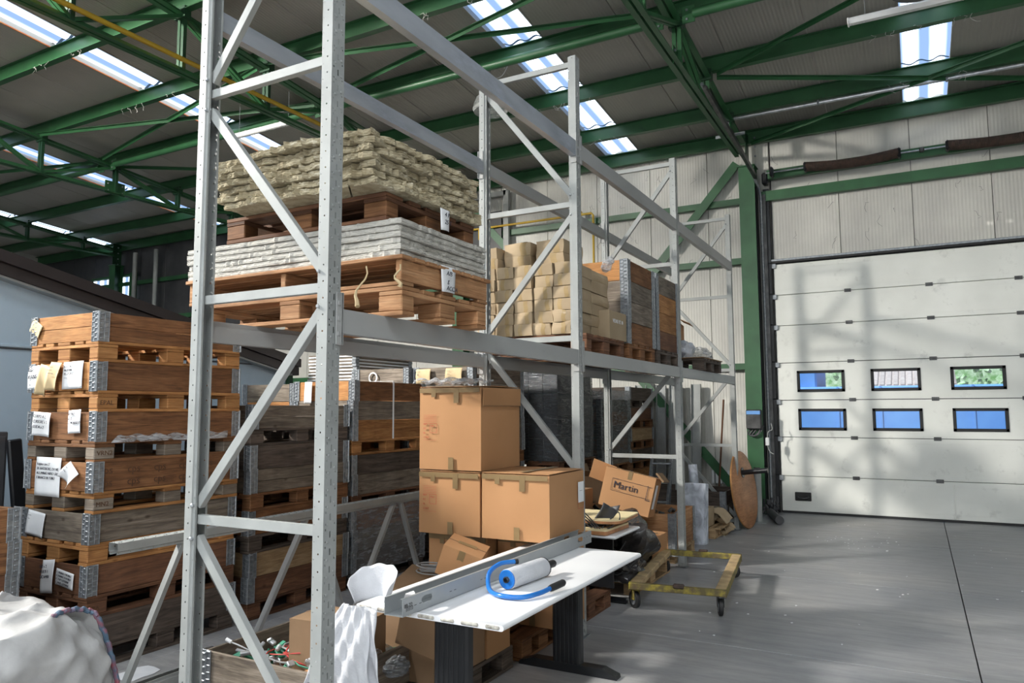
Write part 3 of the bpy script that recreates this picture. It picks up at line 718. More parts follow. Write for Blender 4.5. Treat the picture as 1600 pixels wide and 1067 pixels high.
for k in range(4):
    y = Y0+k*PIT
    fr = thing('rack_frame', 'grey perforated upright frame of the pallet rack, %s' % WHERE[k], 'rack frame', (0, y, 0), group='pallet rack frames')
    a = ob('upright', UPM, 'rack_grey', fr, (FA, 0, 0)); b = ob('upright', UPM, 'rack_grey', fr, (FB, 0, 0), (0, 0, PI))
    for u_, s in ((FA, -1), (FB, 1)):
        bx('base_plate', (.12, .13, .006), 'galv', fr, (u_+s*.035, 0, .004))
    xa, xb = FA-.055, FB+.055
    for z in ZH: ob('horizontal_brace', cbar((xb, -.015, z), (xa, -.015, z)).mesh('brace'), 'rack_grey', fr)
    for j in range(4 if k != 2 else 3):
        up_front = (j % 2 == 0) if k != 1 else (j % 2 == 1)
        zt, zb = ZH[j]-.09, ZH[j+1]+.07
        p, q = ((xa, zt), (xb, zb)) if up_front else ((xb, zt), (xa, zb))
        ob('diagonal_brace', cbar((p[0], -.015, p[1]), (q[0], -.015, q[1]), .045).mesh('brace'), 'rack_grey', fr)
        for e in (p, q):
            ob('bolt', MB().box((e[0], -.042, e[1]), (.016, .02, .016), .004).mesh('bolt'), 'galv_bright', fr)
BAY = ['nearest bay', 'middle bay', 'far bay']
for k in range(3):
    ya, yb = Y0+k*PIT+HW, Y0+(k+1)*PIT-HW
    for lev, (zt, h, mt) in enumerate(((2.17, .112, 'rack_beam'), (3.839, .122, 'galv_beam' if k == 0 else 'rack_beam'))):
        for side, (X, s) in enumerate(((FA, 1), (FB, -1))):
            t = thing('rack_beam', '%s %s beam of the rack, %s' % ('grey' if lev == 0 else 'upper dull metal', ('lower front', 'lower rear', 'upper front', 'upper rear')[lev*2+side], BAY[k]), 'rack beam', (X, (ya+yb)/2, zt), group='rack beams')
            L = yb-ya-.006; mb = MB()
            # stepped box section: ledge on the inner side
            out = [(.004, 0), (.004, -h), (-.046, -h), (-.046, -.028), (-.022, -.028), (-.022, 0)]
            out = [(s*a, b) for a, b in out]
            mb.prism([(a, b) for a, b in out], -L/2, L/2, axis='y')
            me = mb.mesh('beam'); ob('beam', me, mt, t)
            for e in (-1, 1):
                c = ob('connector', MB().box((s*.006, e*(L/2+.012), -h/2+.01), (.006, .05, .24), .002).box((s*.004-s*.02, e*(L/2-.003), -h/2+.01), (.05, .004, .24)).mesh('connector'), 'rack_beam', t)
                for dz in (-.07, 0, .07): ob('hook', MB().box((s*.0105, e*(L/2+.02), -h/2+.01+dz), (.006, .018, .02), .002).mesh('hook'), 'rack_beam', c)

def cols(a, b, c): return Matrix((a, b, c)).transposed().to_euler()
# a spare frame lying on its edge behind the rack
sf = thing('rack_frame', 'spare perforated rack frame lying on its edge on the floor behind the rack', 'rack frame', (-4.2, 2.78, 0))
SPM = upright_mesh(4.2, .005)
ob('upright', SPM, 'rack_grey', sf, (0, 0, .935), cols((0, 0, 1), (1, 0, 0), (0, 1, 0))); ob('upright', SPM, 'rack_grey', sf, (0, 0, .006), cols((0, 0, -1), (-1, 0, 0), (0, 1, 0)))
tops = [.52, 1.62, 2.72, 3.82]; bots = [.1, 1.07, 2.17, 3.27]
for i, tyy in enumerate(tops):
    for byy in (bots[i], bots[i]+.95 if i < 3 else 4.1):
        ob('diagonal_brace', MB().bar((0, tyy+(.05 if byy > tyy else -.05), .87), (0, byy, .07), .03, .045, up=(1, 0, 0)).mesh('brace'), 'rack_beam' if i else 'rack_grey', sf)

# ------------------------------------------------------------------ pallets and collars
def pallet(x, y, z, label, mat, along='y', L=1.2, Wd=.8, group=None, rz=0, stamp=None, strands=False, h=.144, blockm=None):
    """x,y = centre. Three runners along the long side, nine blocks, top boards across"""
    t = thing('pallet', label, 'pallet', (x, y, z), (0 if along == 'x' else PI/2)+rz, group)
    k = h/.144; b0 = .022*k; bh = .078*k; b1 = .022*k
    ws = [.10, .145, .10]
    for i, yy in enumerate((-(Wd/2-.05), 0, Wd/2-.05)):
        bx('bottom_board', (L-jit(.004), ws[i], b0), mat, t, (0, yy, b0/2), ch=.003)
        for xx in (-(L/2-.073), 0, L/2-.073):
            bx('block', (.145, ws[i], bh), blockm or mat, t, (xx+jit(.003), yy, b0+bh/2+.0005), ch=.005)
    for xx in (-(L/2-.0725), 0, L/2-.0725):
        bx('stringer_board', (.145, Wd, b1), mat, t, (xx, 0, b0+bh+b1/2+.001), ch=.003)
    for yy, w_ in ((-(Wd/2-.0725), .145), (-.175, .10), (0, .145), (.175, .10), (Wd/2-.0725, .145)):
        bx('deck_board', (L+jit(.004), w_, b1), mat, t, (jit(.003), yy, b0+bh+b1*1.5+.002), ch=.003)
    if stamp:
        text('stamp', stamp, .05, 'ink_brand', t, (-(L/2-.13), -(Wd/2)-.001, b0+bh/2), (PI/2, 0, 0))
    return t
def hinge_mesh():
    mb = MB(); t = .0025
    # two leaves of the corner with pressed ribs, origin at the outer corner, leaves running -x and -y... height .2
    for leaf in (0, 1):
        def P(a, d, z, da, dd, dz, ch=.001):
            c = (-a, d, z) if leaf == 0 else (d, -a, z); s = (da, dd, dz) if leaf == 0 else (dd, da, dz); mb.box(c, s, ch)
        P(.038, .0015, .10, .070, t, .215)
        for r in range(6):
            P(.019, .006, .018+r*.034, .026, .009, .011, .003); P(.056, .005, .03+r*.034, .026, .007, .008, .002)
        P(.071, .004, .10, .004, .006, .215); P(.038, .0045, .10, .005, .006, .2)
    mb.tube([(.003, .003, -.004), (.003, .003, .206)], .008, 6)
    return mb.mesh('hinge')
HM = hinge_mesh(); HM.materials.append(M['galv'])
def collar(x, y, z, label, mat, along='y', nb=1, L=1.2, Wd=.8, group=None, mat2=None, short=None, rz=0, h=.195):
    t = thing('pallet_collar', label, 'collar', (x, y, z), (0 if along == 'x' else PI/2)+rz, group)
    hh = h/nb
    for i in range(nb):
        zc = hh*(i+.5); mm = mat2 if (mat2 and i == 0) else mat
        for s in (-1, 1):
            bx('side_board', (L-.02, .02, hh-.003), mm, t, (0, s*(Wd/2-.012), zc+.001), (0, 0, jit(.001)), ch=.002)
            bx('end_board', (.02, Wd-.045, hh-.003), (short or mm), t, (s*(L/2-.012), 0, zc+.001), ch=.002)
    for sx in (-1, 1):
        for sy in (-1, 1):
            o = D.objects.new('corner_hinge', HM); COL.objects.link(o); o.parent = t
            o.location = (sx*(L/2), sy*(Wd/2), 0); o.scale = (1, 1, h/.2)
            o.rotation_euler = (0, 0, {(1, 1): 0, (-1, 1): PI/2, (-1, -1): PI, (1, -1): -PI/2}[(sx, sy)])
    return t
TONE = {'wood_orange': 'orange-brown', 'wood_brown': 'brown', 'wood_red': 'dark red-brown', 'wood_grey': 'weathered grey', 'wood_dark': 'dark grey-brown', 'wood_pale': 'pale new-wood', 'wood_rack': 'light orange'}
def stack(x0, y0, items, where, along='y', grp=None, z=0.0, L=1.2, Wd=.8, wob=.008):
    """items from the bottom up: ('p', mat[, opts]) pallets or ('c', mat[, opts]) collars; (x0,y0) centre"""
    cnt = {'p': 0, 'c': 0}; out = []
    for it in items:
        kind, mt = it[0], it[1]; o = it[2] if len(it) > 2 else {}
        x = x0+jit(wob); y = y0+jit(wob); cnt[kind] += 1
        if kind == 'p':
            t = pallet(x, y, z, '%s pallet, %s from bottom, %s' % (TONE[mt], ORD[cnt['p']-1], where), mt, along, L=L, Wd=Wd, group=grp, rz=jit(.004), **o); z += .146
        else:
            t = collar(x, y, z, '%s wooden collar, %s from bottom, %s' % (TONE[mt], ORD[cnt['c']-1], where), mt, along, L=L, Wd=Wd, group=grp, rz=jit(.003), **o); z += .195
        out.append(t)
    return out, z
# left stack (seven pallets, one collar each)
A, zA = stack(-5.26, 3.65, [('p', 'wood_dark'), ('c', 'wood_dark'), ('p', 'wood_red'), ('c', 'wood_red', {'short': 'wood_red'}), ('p', 'wood_orange'), ('c', 'wood_grey', {'short': 'wood_grey'}),
    ('p', 'wood_orange', {'blockm': 'wood_grey'}), ('c', 'wood_brown', {'nb': 1}), ('p', 'wood_brown', {'blockm': 'wood_grey'}), ('c', 'wood_brown', {}), ('p', 'wood_orange'), ('c', 'wood_brown', {'short': 'wood_orange'}), ('p', 'wood_orange'), ('c', 'wood_brown', {'nb': 2, 'short': 'wood_orange'})],
    'tall left stack', grp='tall left stack')
def note(x, y, z, w_, h_, mat, label, lines=(), rot=0, size=.028, curl=.012, flap=0):
    """sheet of paper pinned to a -Y face; slightly curled"""
    t = thing('paper_note', label, 'paper', (x, y, z), rot=(0, rot, 0))
    mb = MB(); s1, s2 = jit(1), jit(1)
    def fn(u, v): return ((u-.5)*w_, -.004-curl*(abs(u-.5)*2)**2*(.5+.5*s1)*(1-v)-curl*.3*math.sin(v*3+s2)-flap*max(0, v-.6)**2*0, (v-.5)*h_)
    mb.grid(fn, 8, 8)
    o = ob('sheet', mb.mesh('sheet', True, False), mat, t)
    sd = o.modifiers.new('s', 'SOLIDIFY'); sd.thickness = .0008
    for k, s in enumerate(lines):
        text('lettering', s, size, 'ink', t, (-w_*.42, -.0075-curl*.62, h_*.32-k*size*1.25), (PI/2, 0, 0), shear=.2)
    return t
YF = 3.045
note(-5.60, YF, 2.31, .13, .10, 'paper_tan', 'greyish scrap of paper on the top crate of the left stack', rot=.5)
note(-5.60, YF, 1.955, .14, .17, 'paper', 'white handwritten note at the left end of the second crate from the top', ('TG', '8 ANS'), rot=-.04, size=.04)
note(-5.44, YF-.012, 1.93, .12, .22, 'paper_tan', 'yellowed curling sheet hanging between two white notes', rot=.2, curl=.04)
note(-5.31, YF-.014, 1.955, .13, .20, 'paper_tan', 'yellowed printed sheet beside the white delivery note', ('======', '=====', '======'), rot=.08, size=.018, curl=.04)
note(-5.12, YF, 1.96, .23, .19, 'paper', 'white delivery note at the right end of the second crate from the top', ('D.D.T.  N. 7', 'VIA ROMA ----', 'PZ. 12  24 13', '------------'), rot=-.02, size=.02)
note(-5.46, YF, 1.62, .21, .17, 'paper', 'crumpled white note on the third crate from the top of the left stack', ('CORPO A L.', 'CURSORE x L', 'GUIDA x 2'), rot=.06, size=.03, curl=.03)
note(-5.08, YF, 1.64, .14, .16, 'paper', 'small white note near the metal corner of the third crate', ('VETRO', 'x 12', 'L. MORBIDO'), rot=-.05, size=.024)
note(-5.36, YF, 1.255, .30, .27, 'paper', 'large white handwritten sheet on the middle crate of the left stack', ('Volpino con LT', 'SX ANTERIORE, DX NE', 'ALLUMINIO NERO GRANDE', 'E BIANCO IN TUBO'), rot=.01, size=.025)
note(-5.08, YF-.01, 1.28, .13, .13, 'paper', 'small crumpled torn note right of the large sheet', ('---', '---'), rot=.7, curl=.04)
note(-5.48, YF, .925, .21, .17, 'paper', 'blank-looking white sheet on the grey weathered crate', ('------', '----'), rot=.10, size=.02)
note(-5.28, YF-.01, .585, .14, .22, 'paper', 'long curled white note on the dark red crate', ('500 x 2', 'MULTI 1', 'RICAMBI'), rot=-.12, size=.028, curl=.035)
note(-5.09, YF-.008, .585, .20, .11, 'paper', 'tilted white list overlapping the long note on the dark red crate', ('C. PANNO 7 MOBILE', 'C. PANNO 8 MOBILE', 'C. TOP 2 ESTERNI', 'C. MOB 6 ESTERNI'), rot=.12, size=.018)
# burnt-in stamps on the fourth crate, and block stamps
for r, zz in enumerate((1.265, 1.19)):
    for k in range(6):
        text('stamp', 'cps', .075, 'ink_brand', A[7], (-.56+.205*k+.0, -.4008, .14-.085*r), (PI/2, 0, 0))
for pal, s in ((A[0], 'EPAL'), (A[2], 'LPA'), (A[6], 'MN2'), (A[8], 'VRN2'), (A[10], 'EPAL')):
    text('stamp', s, .045, 'ink_brand', pal, (-.585, -.4012, .062), (PI/2, 0, 0))
sl = MB().grid(lambda u, v: (.006+.01*math.sin(u*23)*v, -.50+.98*u, .05*(1-v)*(1 if u > .06 else u/.06)+.008*math.sin(u*40)*(1-v)), 60, 3)
tag(ob('film_strip', sl.mesh('film', True, False), 'poly_clear', None, (-4.855, 3.66, 1.495)), 'strip of clear plastic film pinched under the third crate of the left stack', 'film')

# stack at the left edge of the picture
stack(-5.26, 2.0, [('p', 'wood_dark'), ('c', 'wood_dark'), ('c', 'wood_orange', {'short': 'wood_orange'}), ('c', 'wood_red'), ('c', 'wood_brown'), ('c', 'wood_brown')], 'short stack at left edge', grp='short stack at left edge')
# row behind the rack
B, zB = stack(-5.26, 4.99, [('p', 'wood_red'), ('c', 'wood_red'), ('c', 'wood_pale'), ('p', 'wood_dark'), ('c', 'wood_brown'), ('p', 'wood_brown'), ('c', 'wood_grey', {'nb': 2}), ('c', 'wood_dark', {'nb': 1}), ('p', 'wood_dark'), ('c', 'wood_grey', {'nb': 2, 'mat2': 'wood_grey'})],
    'grey stack behind near frame', grp='grey stack behind near frame')
text('stamp', "L'ARTISTICA", .11, 'ink', B[4], (-.15, -.4009, .10), (PI/2, 0, 0))
Cc, zC = stack(-5.26, 6.25, [('p', 'wood_dark'), ('c', 'wood_dark'), ('c', 'wood_grey'), ('c', 'wood_brown'), ('p', 'wood_red'), ('c', 'wood_grey'), ('c', 'wood_dark'), ('p', 'wood_orange'), ('c', 'wood_orange', {}), ('c', 'wood_grey', {'short': 'wood_grey'}), ('c', 'wood_brown', {'short': 'wood_orange'})],
    'high stack left of cartons', grp='high stack left of cartons')
st = thing('strap', 'pale plastic strap round the high stack left of cartons', 'strap', (-4.86, 6.28, 1.44))
ob('strap_band', MB().box((.008, 0, .27), (.003, .022, .60)).box((-.40, 0, .575), (.82, .022, .003)).mesh(), 'paper', st)
note(-5.42, 5.62, zC-.11, .10, .22, 'paper', 'white sheet with green mark on the orange end board of the high stack', ('-----', '----'), size=.02)
def film_shell(x0, x1, y0, y1, z0, z1, mat, label, loose=.012, seed=1):
    rnd = random.Random(seed); t = thing('stretch_film', label, 'film', ((x0+x1)/2, (y0+y1)/2, z0))
    hx, hy = (x1-x0)/2+.012, (y1-y0)/2+.012; per = 2*(hx+hy)*2; n = 72; nv = 16
    def fn(u, v):
        d = (u % 1.0)*per; seg = [2*hx, 2*hy, 2*hx, 2*hy]; k = 0
        while k < 3 and d > seg[k]: d -= seg[k]; k += 1
        P = [(-hx+d, -hy), (hx, -hy+d), (hx-d, hy), (-hx, hy-d)][k]
        wv = loose*(math.sin(u*60+v*9+seed)+.6*math.sin(u*31-v*25))*math.sin(PI*min(1, v*1.02))
        nx, ny = [(0, -1), (1, 0), (0, 1), (-1, 0)][k]
        return (P[0]+nx*abs(wv), P[1]+ny*abs(wv), (z1-z0)*v)
    ob('film', MB().grid(fn, n, nv).mesh('film', True, False), mat, t); return t
film_shell(-5.66, -4.86, 5.65, 6.85, .10, .74, 'film_clear', 'clear stretch film round the bottom crates of the high stack', seed=3)
# stack with the white ring, second behind the cartons
Dd, zD = stack(-5.56, 7.55, [('p', 'wood_dark'), ('c', 'wood_dark'), ('c', 'wood_grey'), ('p', 'wood_dark'), ('c', 'wood_grey'), ('c', 'wood_dark'), ('p', 'wood_brown'), ('c', 'wood_grey'), ('c', 'wood_brown'), ('c', 'wood_grey'), ('c', 'wood_dark'), ('c', 'wood_grey')],
    'ring-label stack', grp='ring-label stack', z=.0)
tag(ob('ring_label', MB().lathe([(.05, 0), (.066, .004), (.05, .008), (.05, 0)], 20).mesh('ring', True), 'paper', None, (-5.66, 6.93, zD-.10), (PI/2, 0, 0)), 'white ring hanging on the grey board above the high stack', 'ring')
Ee, zE = stack(-4.725, 7.63, [('p', 'wood_dark'), ('c', 'wood_dark'), ('c', 'wood_dark'), ('p', 'wood_dark'), ('c', 'wood_grey'), ('c', 'wood_dark'), ('p', 'wood_brown'), ('c', 'wood_grey'), ('c', 'wood_grey'), ('c', 'wood_grey'), ('c', 'wood_grey'), ('c', 'wood_grey', {'short': 'wood_grey'})],
    'curled-papers stack', grp='curled-papers stack')
note(-4.97, 7.00, zE-.10, .20, .17, 'paper_tan', 'left one of two curled papers high behind the big cartons', ('-----', ' G'), size=.03, curl=.05)
note(-4.55, 7.00, zE-.10, .22, .17, 'paper_tan', 'right one of two curled papers high behind the big cartons', ('-----', ' ----'), size=.03, curl=.05)
# second row, farther left
Rr, zR = stack(-6.35, 6.55, [('p', 'wood_dark'), ('c', 'wood_dark'), ('c', 'wood_dark'), ('p', 'wood_dark'), ('c', 'wood_grey'), ('c', 'wood_dark'), ('c', 'wood_dark'), ('p', 'wood_dark'), ('c', 'wood_dark'), ('c', 'wood_red', {'short': 'wood_orange'}), ('c', 'wood_red', {'short': 'wood_grey'})],
    'sunlit second-row stack', grp='sunlit second-row stack')
Fp, zF = stack(-6.75, 7.95, [('p', 'wood_dark'), ('c', 'wood_dark'), ('c', 'wood_dark'), ('c', 'wood_dark'), ('p', 'wood_dark'), ('c', 'wood_dark'), ('c', 'wood_dark'), ('c', 'wood_dark'), ('p', 'wood_dark'), ('c', 'wood_grey'), ('c', 'wood_grey')],
    'stack under folded collars', grp='stack under folded collars')
for k in range(10):
    t = thing('folded_collar', 'folded grey pallet collar, %s from the bottom of the flat pile above the stacks' % ORD[k], 'collar', (-6.70+jit(.01), 7.95+jit(.01), zF+.01+k*.043), group='folded collars')
    bx('folded_boards', (.80, 1.2, .019), 'paper', t, (jit(.006), 0, .010), ch=.002); bx('folded_boards', (.80, 1.2, .018), 'wood_grey', t, (jit(.006), 0, .031), ch=.002)
    for sy in (-1, 1): bx('corner_hinge', (.07, .07, .041), 'galv', t, (.385, sy*.575, .021), ch=.006)
# wrapped goods farther down the row
def grid_load(x0, x1, y0, y1, z0, nz, nx, label, mat='dark_grey'):
    t = thing('wrapped_load', label, 'boxes', ((x0+x1)/2, (y0+y1)/2, z0)); w_ = (x1-x0)/nx
    for i in range(nx):
        for k in range(nz):
            bx('box', (w_-.006, y1-y0, .285), mat, t, (x0+w_*(i+.5)-(x0+x1)/2, 0, .145+k*.29), ch=.006)
    return t
pallet(-4.37, 9.15, 0, 'dark pallet on the floor under the wrapped dark boxes', 'wood_dark', 'y', Wd=.75)
grid_load(-4.66, -4.02, 8.6, 9.7, .146, 2, 3, 'dark boxes under film, lower tier behind the second rack frame', 'wood_dark')
pallet(-4.36, 9.15, .90, 'red-brown pallet between two tiers of wrapped dark boxes', 'wood_red', 'y', Wd=.75)
tag(bx('spacer', (.6, 1.0, .15), 'wood_dark', None, (-4.36, 9.15, .81)), 'dark slab of boards above the lower wrapped tier', 'boards')
grid_load(-4.66, -4.02, 8.6, 9.7, 1.046, 4, 3, 'dark boxes in a three-wide grid under film, upper tier', 'dark_grey')
film_shell(-4.66, -4.02, 8.6, 9.7, 1.03, 2.21, 'film_dark', 'grey stretch film round the three-wide grid of dark boxes', .018, 5)
film_shell(-4.66, -4.02, 8.6, 9.7, .12, .73, 'film_dark', 'stretch film round the lower tier of dark boxes', .018, 6)
tube = tag(ob('cardboard_tube', MB().tube([(-4.95, 8.72, 0.0), (-4.95, 8.72, 2.24)], .055, 14).mesh('tube', True), 'carton'), 'brown cardboard roll standing upright by the wrapped grid load', 'tube')
G_, zG = stack(-4.45, 10.75, [('p', 'wood_dark'), ('c', 'wood_dark'), ('c', 'wood_dark'), ('c', 'wood_dark'), ('p', 'wood_brown'), ('c', 'wood_grey'), ('c', 'wood_brown'), ('c', 'wood_grey'), ('c', 'wood_brown'), ('c', 'wood_dark')],
    'wrapped stack behind third frame', grp='wrapped stack behind third frame')
film_shell(-4.85, -4.05, 10.15, 11.35, .95, 2.0, 'film_dark', 'stretch film round the brown crates behind the third rack frame', .012, 8)
tag(ob('strap', MB().box((0, 0, .9), (.018, .003, 1.9)).mesh(), 'paper', None, (-4.35, 10.12, .1)), 'thin pale strap down the wrapped stack by the third rack frame', 'strap')
H_, zH = stack(-4.50, 12.1, [('p', 'wood_dark'), ('c', 'wood_dark'), ('p', 'wood_brown', {}), ('c', 'wood_orange'), ('p', 'wood_brown'), ('c', 'wood_dark'), ('p', 'wood_brown'), ('c', 'wood_pale'), ('p', 'wood_brown'), ('c', 'wood_red'), ('p', 'wood_dark'), ('c', 'wood_dark')],
    'farthest stack by gate wall', grp='farthest stack by gate wall', z=.02)

# ------------------------------------------------------------------ loads on the rack
ZL = 2.17
def slab(x0, x1, y0, y1, z, th, mat, label, grp, seed, rag=.006, sag=0., cat='board'):
    """insulation board with ragged, broken edges"""
    rnd = random.Random(seed); nx, ny = 90, 52; mb = MB(); ph = [rnd.uniform(0, 9) for _ in range(8)]
    def edge(t, k): return rag*(.8*math.sin(t*7+ph[k])+.5*math.sin(t*23+ph[k+1])+.25*math.sin(t*61+ph[k+2])+rnd.uniform(-.25, .25)+(-1.6 if rnd.random() < .07 else 0))
    cx, cy = (x0+x1)/2, (y0+y1)/2; hx, hy = (x1-x0)/2, (y1-y0)/2
    ring = []
    for i in range(nx): t = i/nx; ring.append((-hx+2*hx*t, -hy+edge(t, 0)))
    for i in range(ny): t = i/ny; ring.append((hx+edge(t, 1), -hy+2*hy*t))
    for i in range(nx): t = i/nx; ring.append((hx-2*hx*t, hy+edge(t, 2)))
    for i in range(ny): t = i/ny; ring.append((-hx+edge(t, 3), hy-2*hy*t))
    n = len(ring); prof = [(-.016, 0), (-.002, .07), (.001, .4), (-.002, .62), (0, .90), (-.012, 1)]
    def off(a, b, i, s):
        q = Vector((ring[i][0], ring[i][1])); L = q.length
        return q*(1+(s+rag*.10*math.sin(i*1.7+b*9+ph[4])+rnd.uniform(-.16, .16)*rag)/max(.3, L))
    for (s, v) in prof:
        for i in range(n):
            q = off(0, v, i, s); zz = v*th+sag*((q.x/hx)**2)*-1
            mb.v.append((q.x, q.y, zz))
    for r in range(len(prof)-1):
        for i in range(n):
            a = r*n+i; b = r*n+(i+1) % n; mb.f.append((a, b, b+n, a+n)); mb.uv += [(0, 0)]*4
    for r, rev in ((0, True), (len(prof)-1, False)):
        c = len(mb.v); mb.v.append((0, 0, r/(len(prof)-1)*th))
        for i in range(n):
            a, b = r*n+i, r*n+(i+1) % n; mb.f.append((b, a, c) if rev else (a, b, c)); mb.uv += [(0, 0)]*3
    return tag(ob('insulation_board', mb.mesh('slab', False, False), mat, None, (cx, cy, z)), label, cat, grp)
pallet(-2.92, 3.27, ZL, 'light orange pallet lowest in the nearest bay, resting on the lower beams', 'wood_rack', 'x', L=1.5, Wd=.80)
# plank-sided base between the two pallets
p2 = thing('pallet', 'light orange wide-bay pallet with plank sides under the white boards', 'pallet', (-2.95, 3.28, ZL+.148))
bx('bottom_board', (1.55, .10, .020), 'wood_rack', p2, (0, -.36, .011)); bx('bottom_board', (1.55, .10, .020), 'wood_rack', p2, (0, .36, .011)); bx('bottom_board', (1.55, .10, .020), 'wood_rack', p2, (0, 0, .011))
for xx in (-.755, -.02, .755): bx('side_plank', (.035, .82, .105), 'wood_rack', p2, (xx, 0, .075))
for k in range(8): bx('deck_board', (1.58, .085, .02), 'wood_rack', p2, (0, -.385+k*.11, .139))
z = ZL+.148+.150
for k in range(6):
    slab(-3.755+jit(.01), -2.195+jit(.008), 2.875+jit(.006), 3.70+jit(.01), z, .0300, 'board_white', 'white insulation board, %s from the bottom of the pale lower pile on the rack' % ORD[k], 'white boards on the rack', 30+k, .005); z += .0318
pallet(-2.86, 3.30, z, 'red-brown pallet between the pale boards and the yellow wool slabs', 'wood_red', 'x', L=1.15, Wd=.84, blockm='wood_brown')
z += .147; yy = 2.735
for k in range(7):
    slab(-3.31+jit(.025)-.006*k, -2.235+jit(.014), yy+jit(.015)-.006*k, 3.73+jit(.02)-.012*k, z, .0355, 'wool', 'yellowish mineral wool slab, %s from the bottom of the top pile on the rack' % ORD[k], 'mineral wool slabs on the rack', 60+k, .016, sag=.0015*k); z += .0385
def tagsheet(name, x, y, z, w_, h_, label, lines, rz=PI/2, mat='paper'):
    t = thing('paper_note', label, 'paper', (x, y, z), rz)
    mb = MB().grid(lambda u, v: ((u-.5)*w_*(1-.25*(1-v)*abs(u-.5)), -.004-.012*math.sin(u*PI)*(1-v), (v-.5)*h_), 6, 6)
    o = ob('sheet', mb.mesh('sheet', True, False), mat, t); o.modifiers.new('s', 'SOLIDIFY').thickness = .0008
    for k, s in enumerate(lines): text('lettering', s, .035, 'ink', t, (-w_*.3, -.021, h_*.2-k*.04), (PI/2, 0, 0), shear=.2)
tagsheet('n', -2.165, 3.26, 2.40, .14, .14, 'white handwritten tag on the plank side of the lower rack load', ('A/B', ' g', 'ACCIA'))
tagsheet('n', -2.215, 3.30, 2.74, .09, .12, 'white handwritten tag on the upper red-brown pallet of the rack load', ('4 P', '25 1'))
for k, (yy_, zz_, L_) in enumerate(((2.79, 2.40, .20), (2.83, 2.40, .10))):
    sx_ = -2.33 if k == 0 else -2.17
    pts = [(sx_+.02*math.sin(i*1.1+k), yy_-.012*i*(k == 0), zz_-L_*i/7-(.0 if i else -.01)) for i in range(8)]
    tag(ob('frayed_strap', MB().tube(pts, [.004+.004*(i/7)**2*(2 if i > 4 else 1) for i in range(8)], 6).mesh('strap', True), 'paper_tan'), ('longer' if k == 0 else 'shorter')+' frayed pale strap end dangling from the lower rack pallets', 'strap')

# small cartons: bulged body with a band of tape
def small_carton_mesh(w_, d, h, seed, sq):
    rnd = random.Random(seed); mb = MB(); N = 6; am = rnd.uniform(.003, .012); ph = rnd.uniform(0, 6)
    def disp(p):
        x, y, zz = p[0]/(w_/2), p[1]/(d/2), p[2]/(h/2)
        b = am*(1-x*x)*(1-zz*zz); c = am*(1-y*y)*(1-zz*zz)
        s = sq*(1-zz)*.5
        return (p[0]*(1-.03*s*math.sin(ph))+math.copysign(c, x)*(abs(x) > .99)+.006*sq*math.sin(ph+zz*2), p[1]+math.copysign(b, y)*(abs(y) > .99), p[2]+.006*sq*math.sin(x*2.5+ph)*(zz > 0))
    for ax in range(3):
        for sg in (-1, 1):
            o = [k for k in range(3) if k != ax]; hs = (w_/2, d/2, h/2)
            def fn(u, v):
                p = [0, 0, 0]; p[ax] = sg*hs[ax]; p[o[0]] = (u*2-1)*hs[o[0]]; p[o[1]] = (v*2-1)*hs[o[1]]; return disp(p)
            mb.grid(fn, N, N)
    body = mb.mesh('body', False, True)
    tp = MB(); tx = rnd.uniform(-.25, .25)*w_
    def tf(u, v):
        p = (tx+(u-.5)*.036, -d/2, (v-.5)*h*(1.0)); q = disp(p); b = am*(1-(p[0]/(w_/2))**2)*(1-(p[2]/(h/2))**2); return (p[0]+.004*math.sin(v*7+seed), -d/2-b-.0015, q[2]*.98)
    tp.grid(tf, 3, 6); tp.grid(lambda u, v: (tx+(u-.5)*.05, -d/2+d*v, h/2+.0018+.006*sq*math.sin((tx/(w_/2))*2.5+ph)), 1, 3)
    t2 = MB(); 
    return body, tp.mesh('tape', False, False)
SCM = [small_carton_mesh(.165, .40, .098, 100+k, 1 if k > 2 else .4) for k in range(6)]
for b, t in SCM: b.materials.append(M['carton_light']); t.materials.append(M['tape_amber'])
def small_carton(x, y, z, label, v, grp, rz=0, s=(1, 1, 1)):
    t = thing('small_carton', label, 'carton', (x, y, z), rz, grp)
    a = ob('carton_body', SCM[v][0], None, t, (0, 0, .049*s[2])); a.scale = s; b = ob('tape', SCM[v][1], None, t, (0, 0, .049*s[2])); b.scale = s
    return t
pallet(-2.78, 5.86, ZL, 'dark brown pallet under the pile of small cartons in the middle bay', 'wood_red', 'x', L=1.0, Wd=.86)
zt = ZL+.148; COLN = ['far left', 'left', 'middle', 'right', 'far right']
XS = [-3.19, -3.02, -2.84, -2.66, -2.47]
cw = .176
for row in range(6):
    for c in range(5):
        x = -3.20+c*cw+jit(.006)+(.005*row if c > 2 else 0); hh = .098*(1.0 if row else .92)
        z0 = zt+row*.099
        if row == 5 and c == 4: pass
        small_carton(x, 5.62+jit(.012), z0, 'small beige carton, %s column, %s row from pallet, pile front' % (COLN[c], ORD[row]), (row*5+c*7) % 6 if row < 3 else (c+row) % 3, 'small cartons of the pile', jit(.02))
for row in range(7):
    for c in range(2):
        if row == 6: continue
        small_carton(-2.485-cw*c*1.0, 6.03+jit(.01), zt+row*.099, 'small beige carton behind front row, %s column, %s row up' % (('right end', 'next to right end')[c], ORD[row]), (row+c) % 6, 'rear small cartons of the pile', jit(.02))
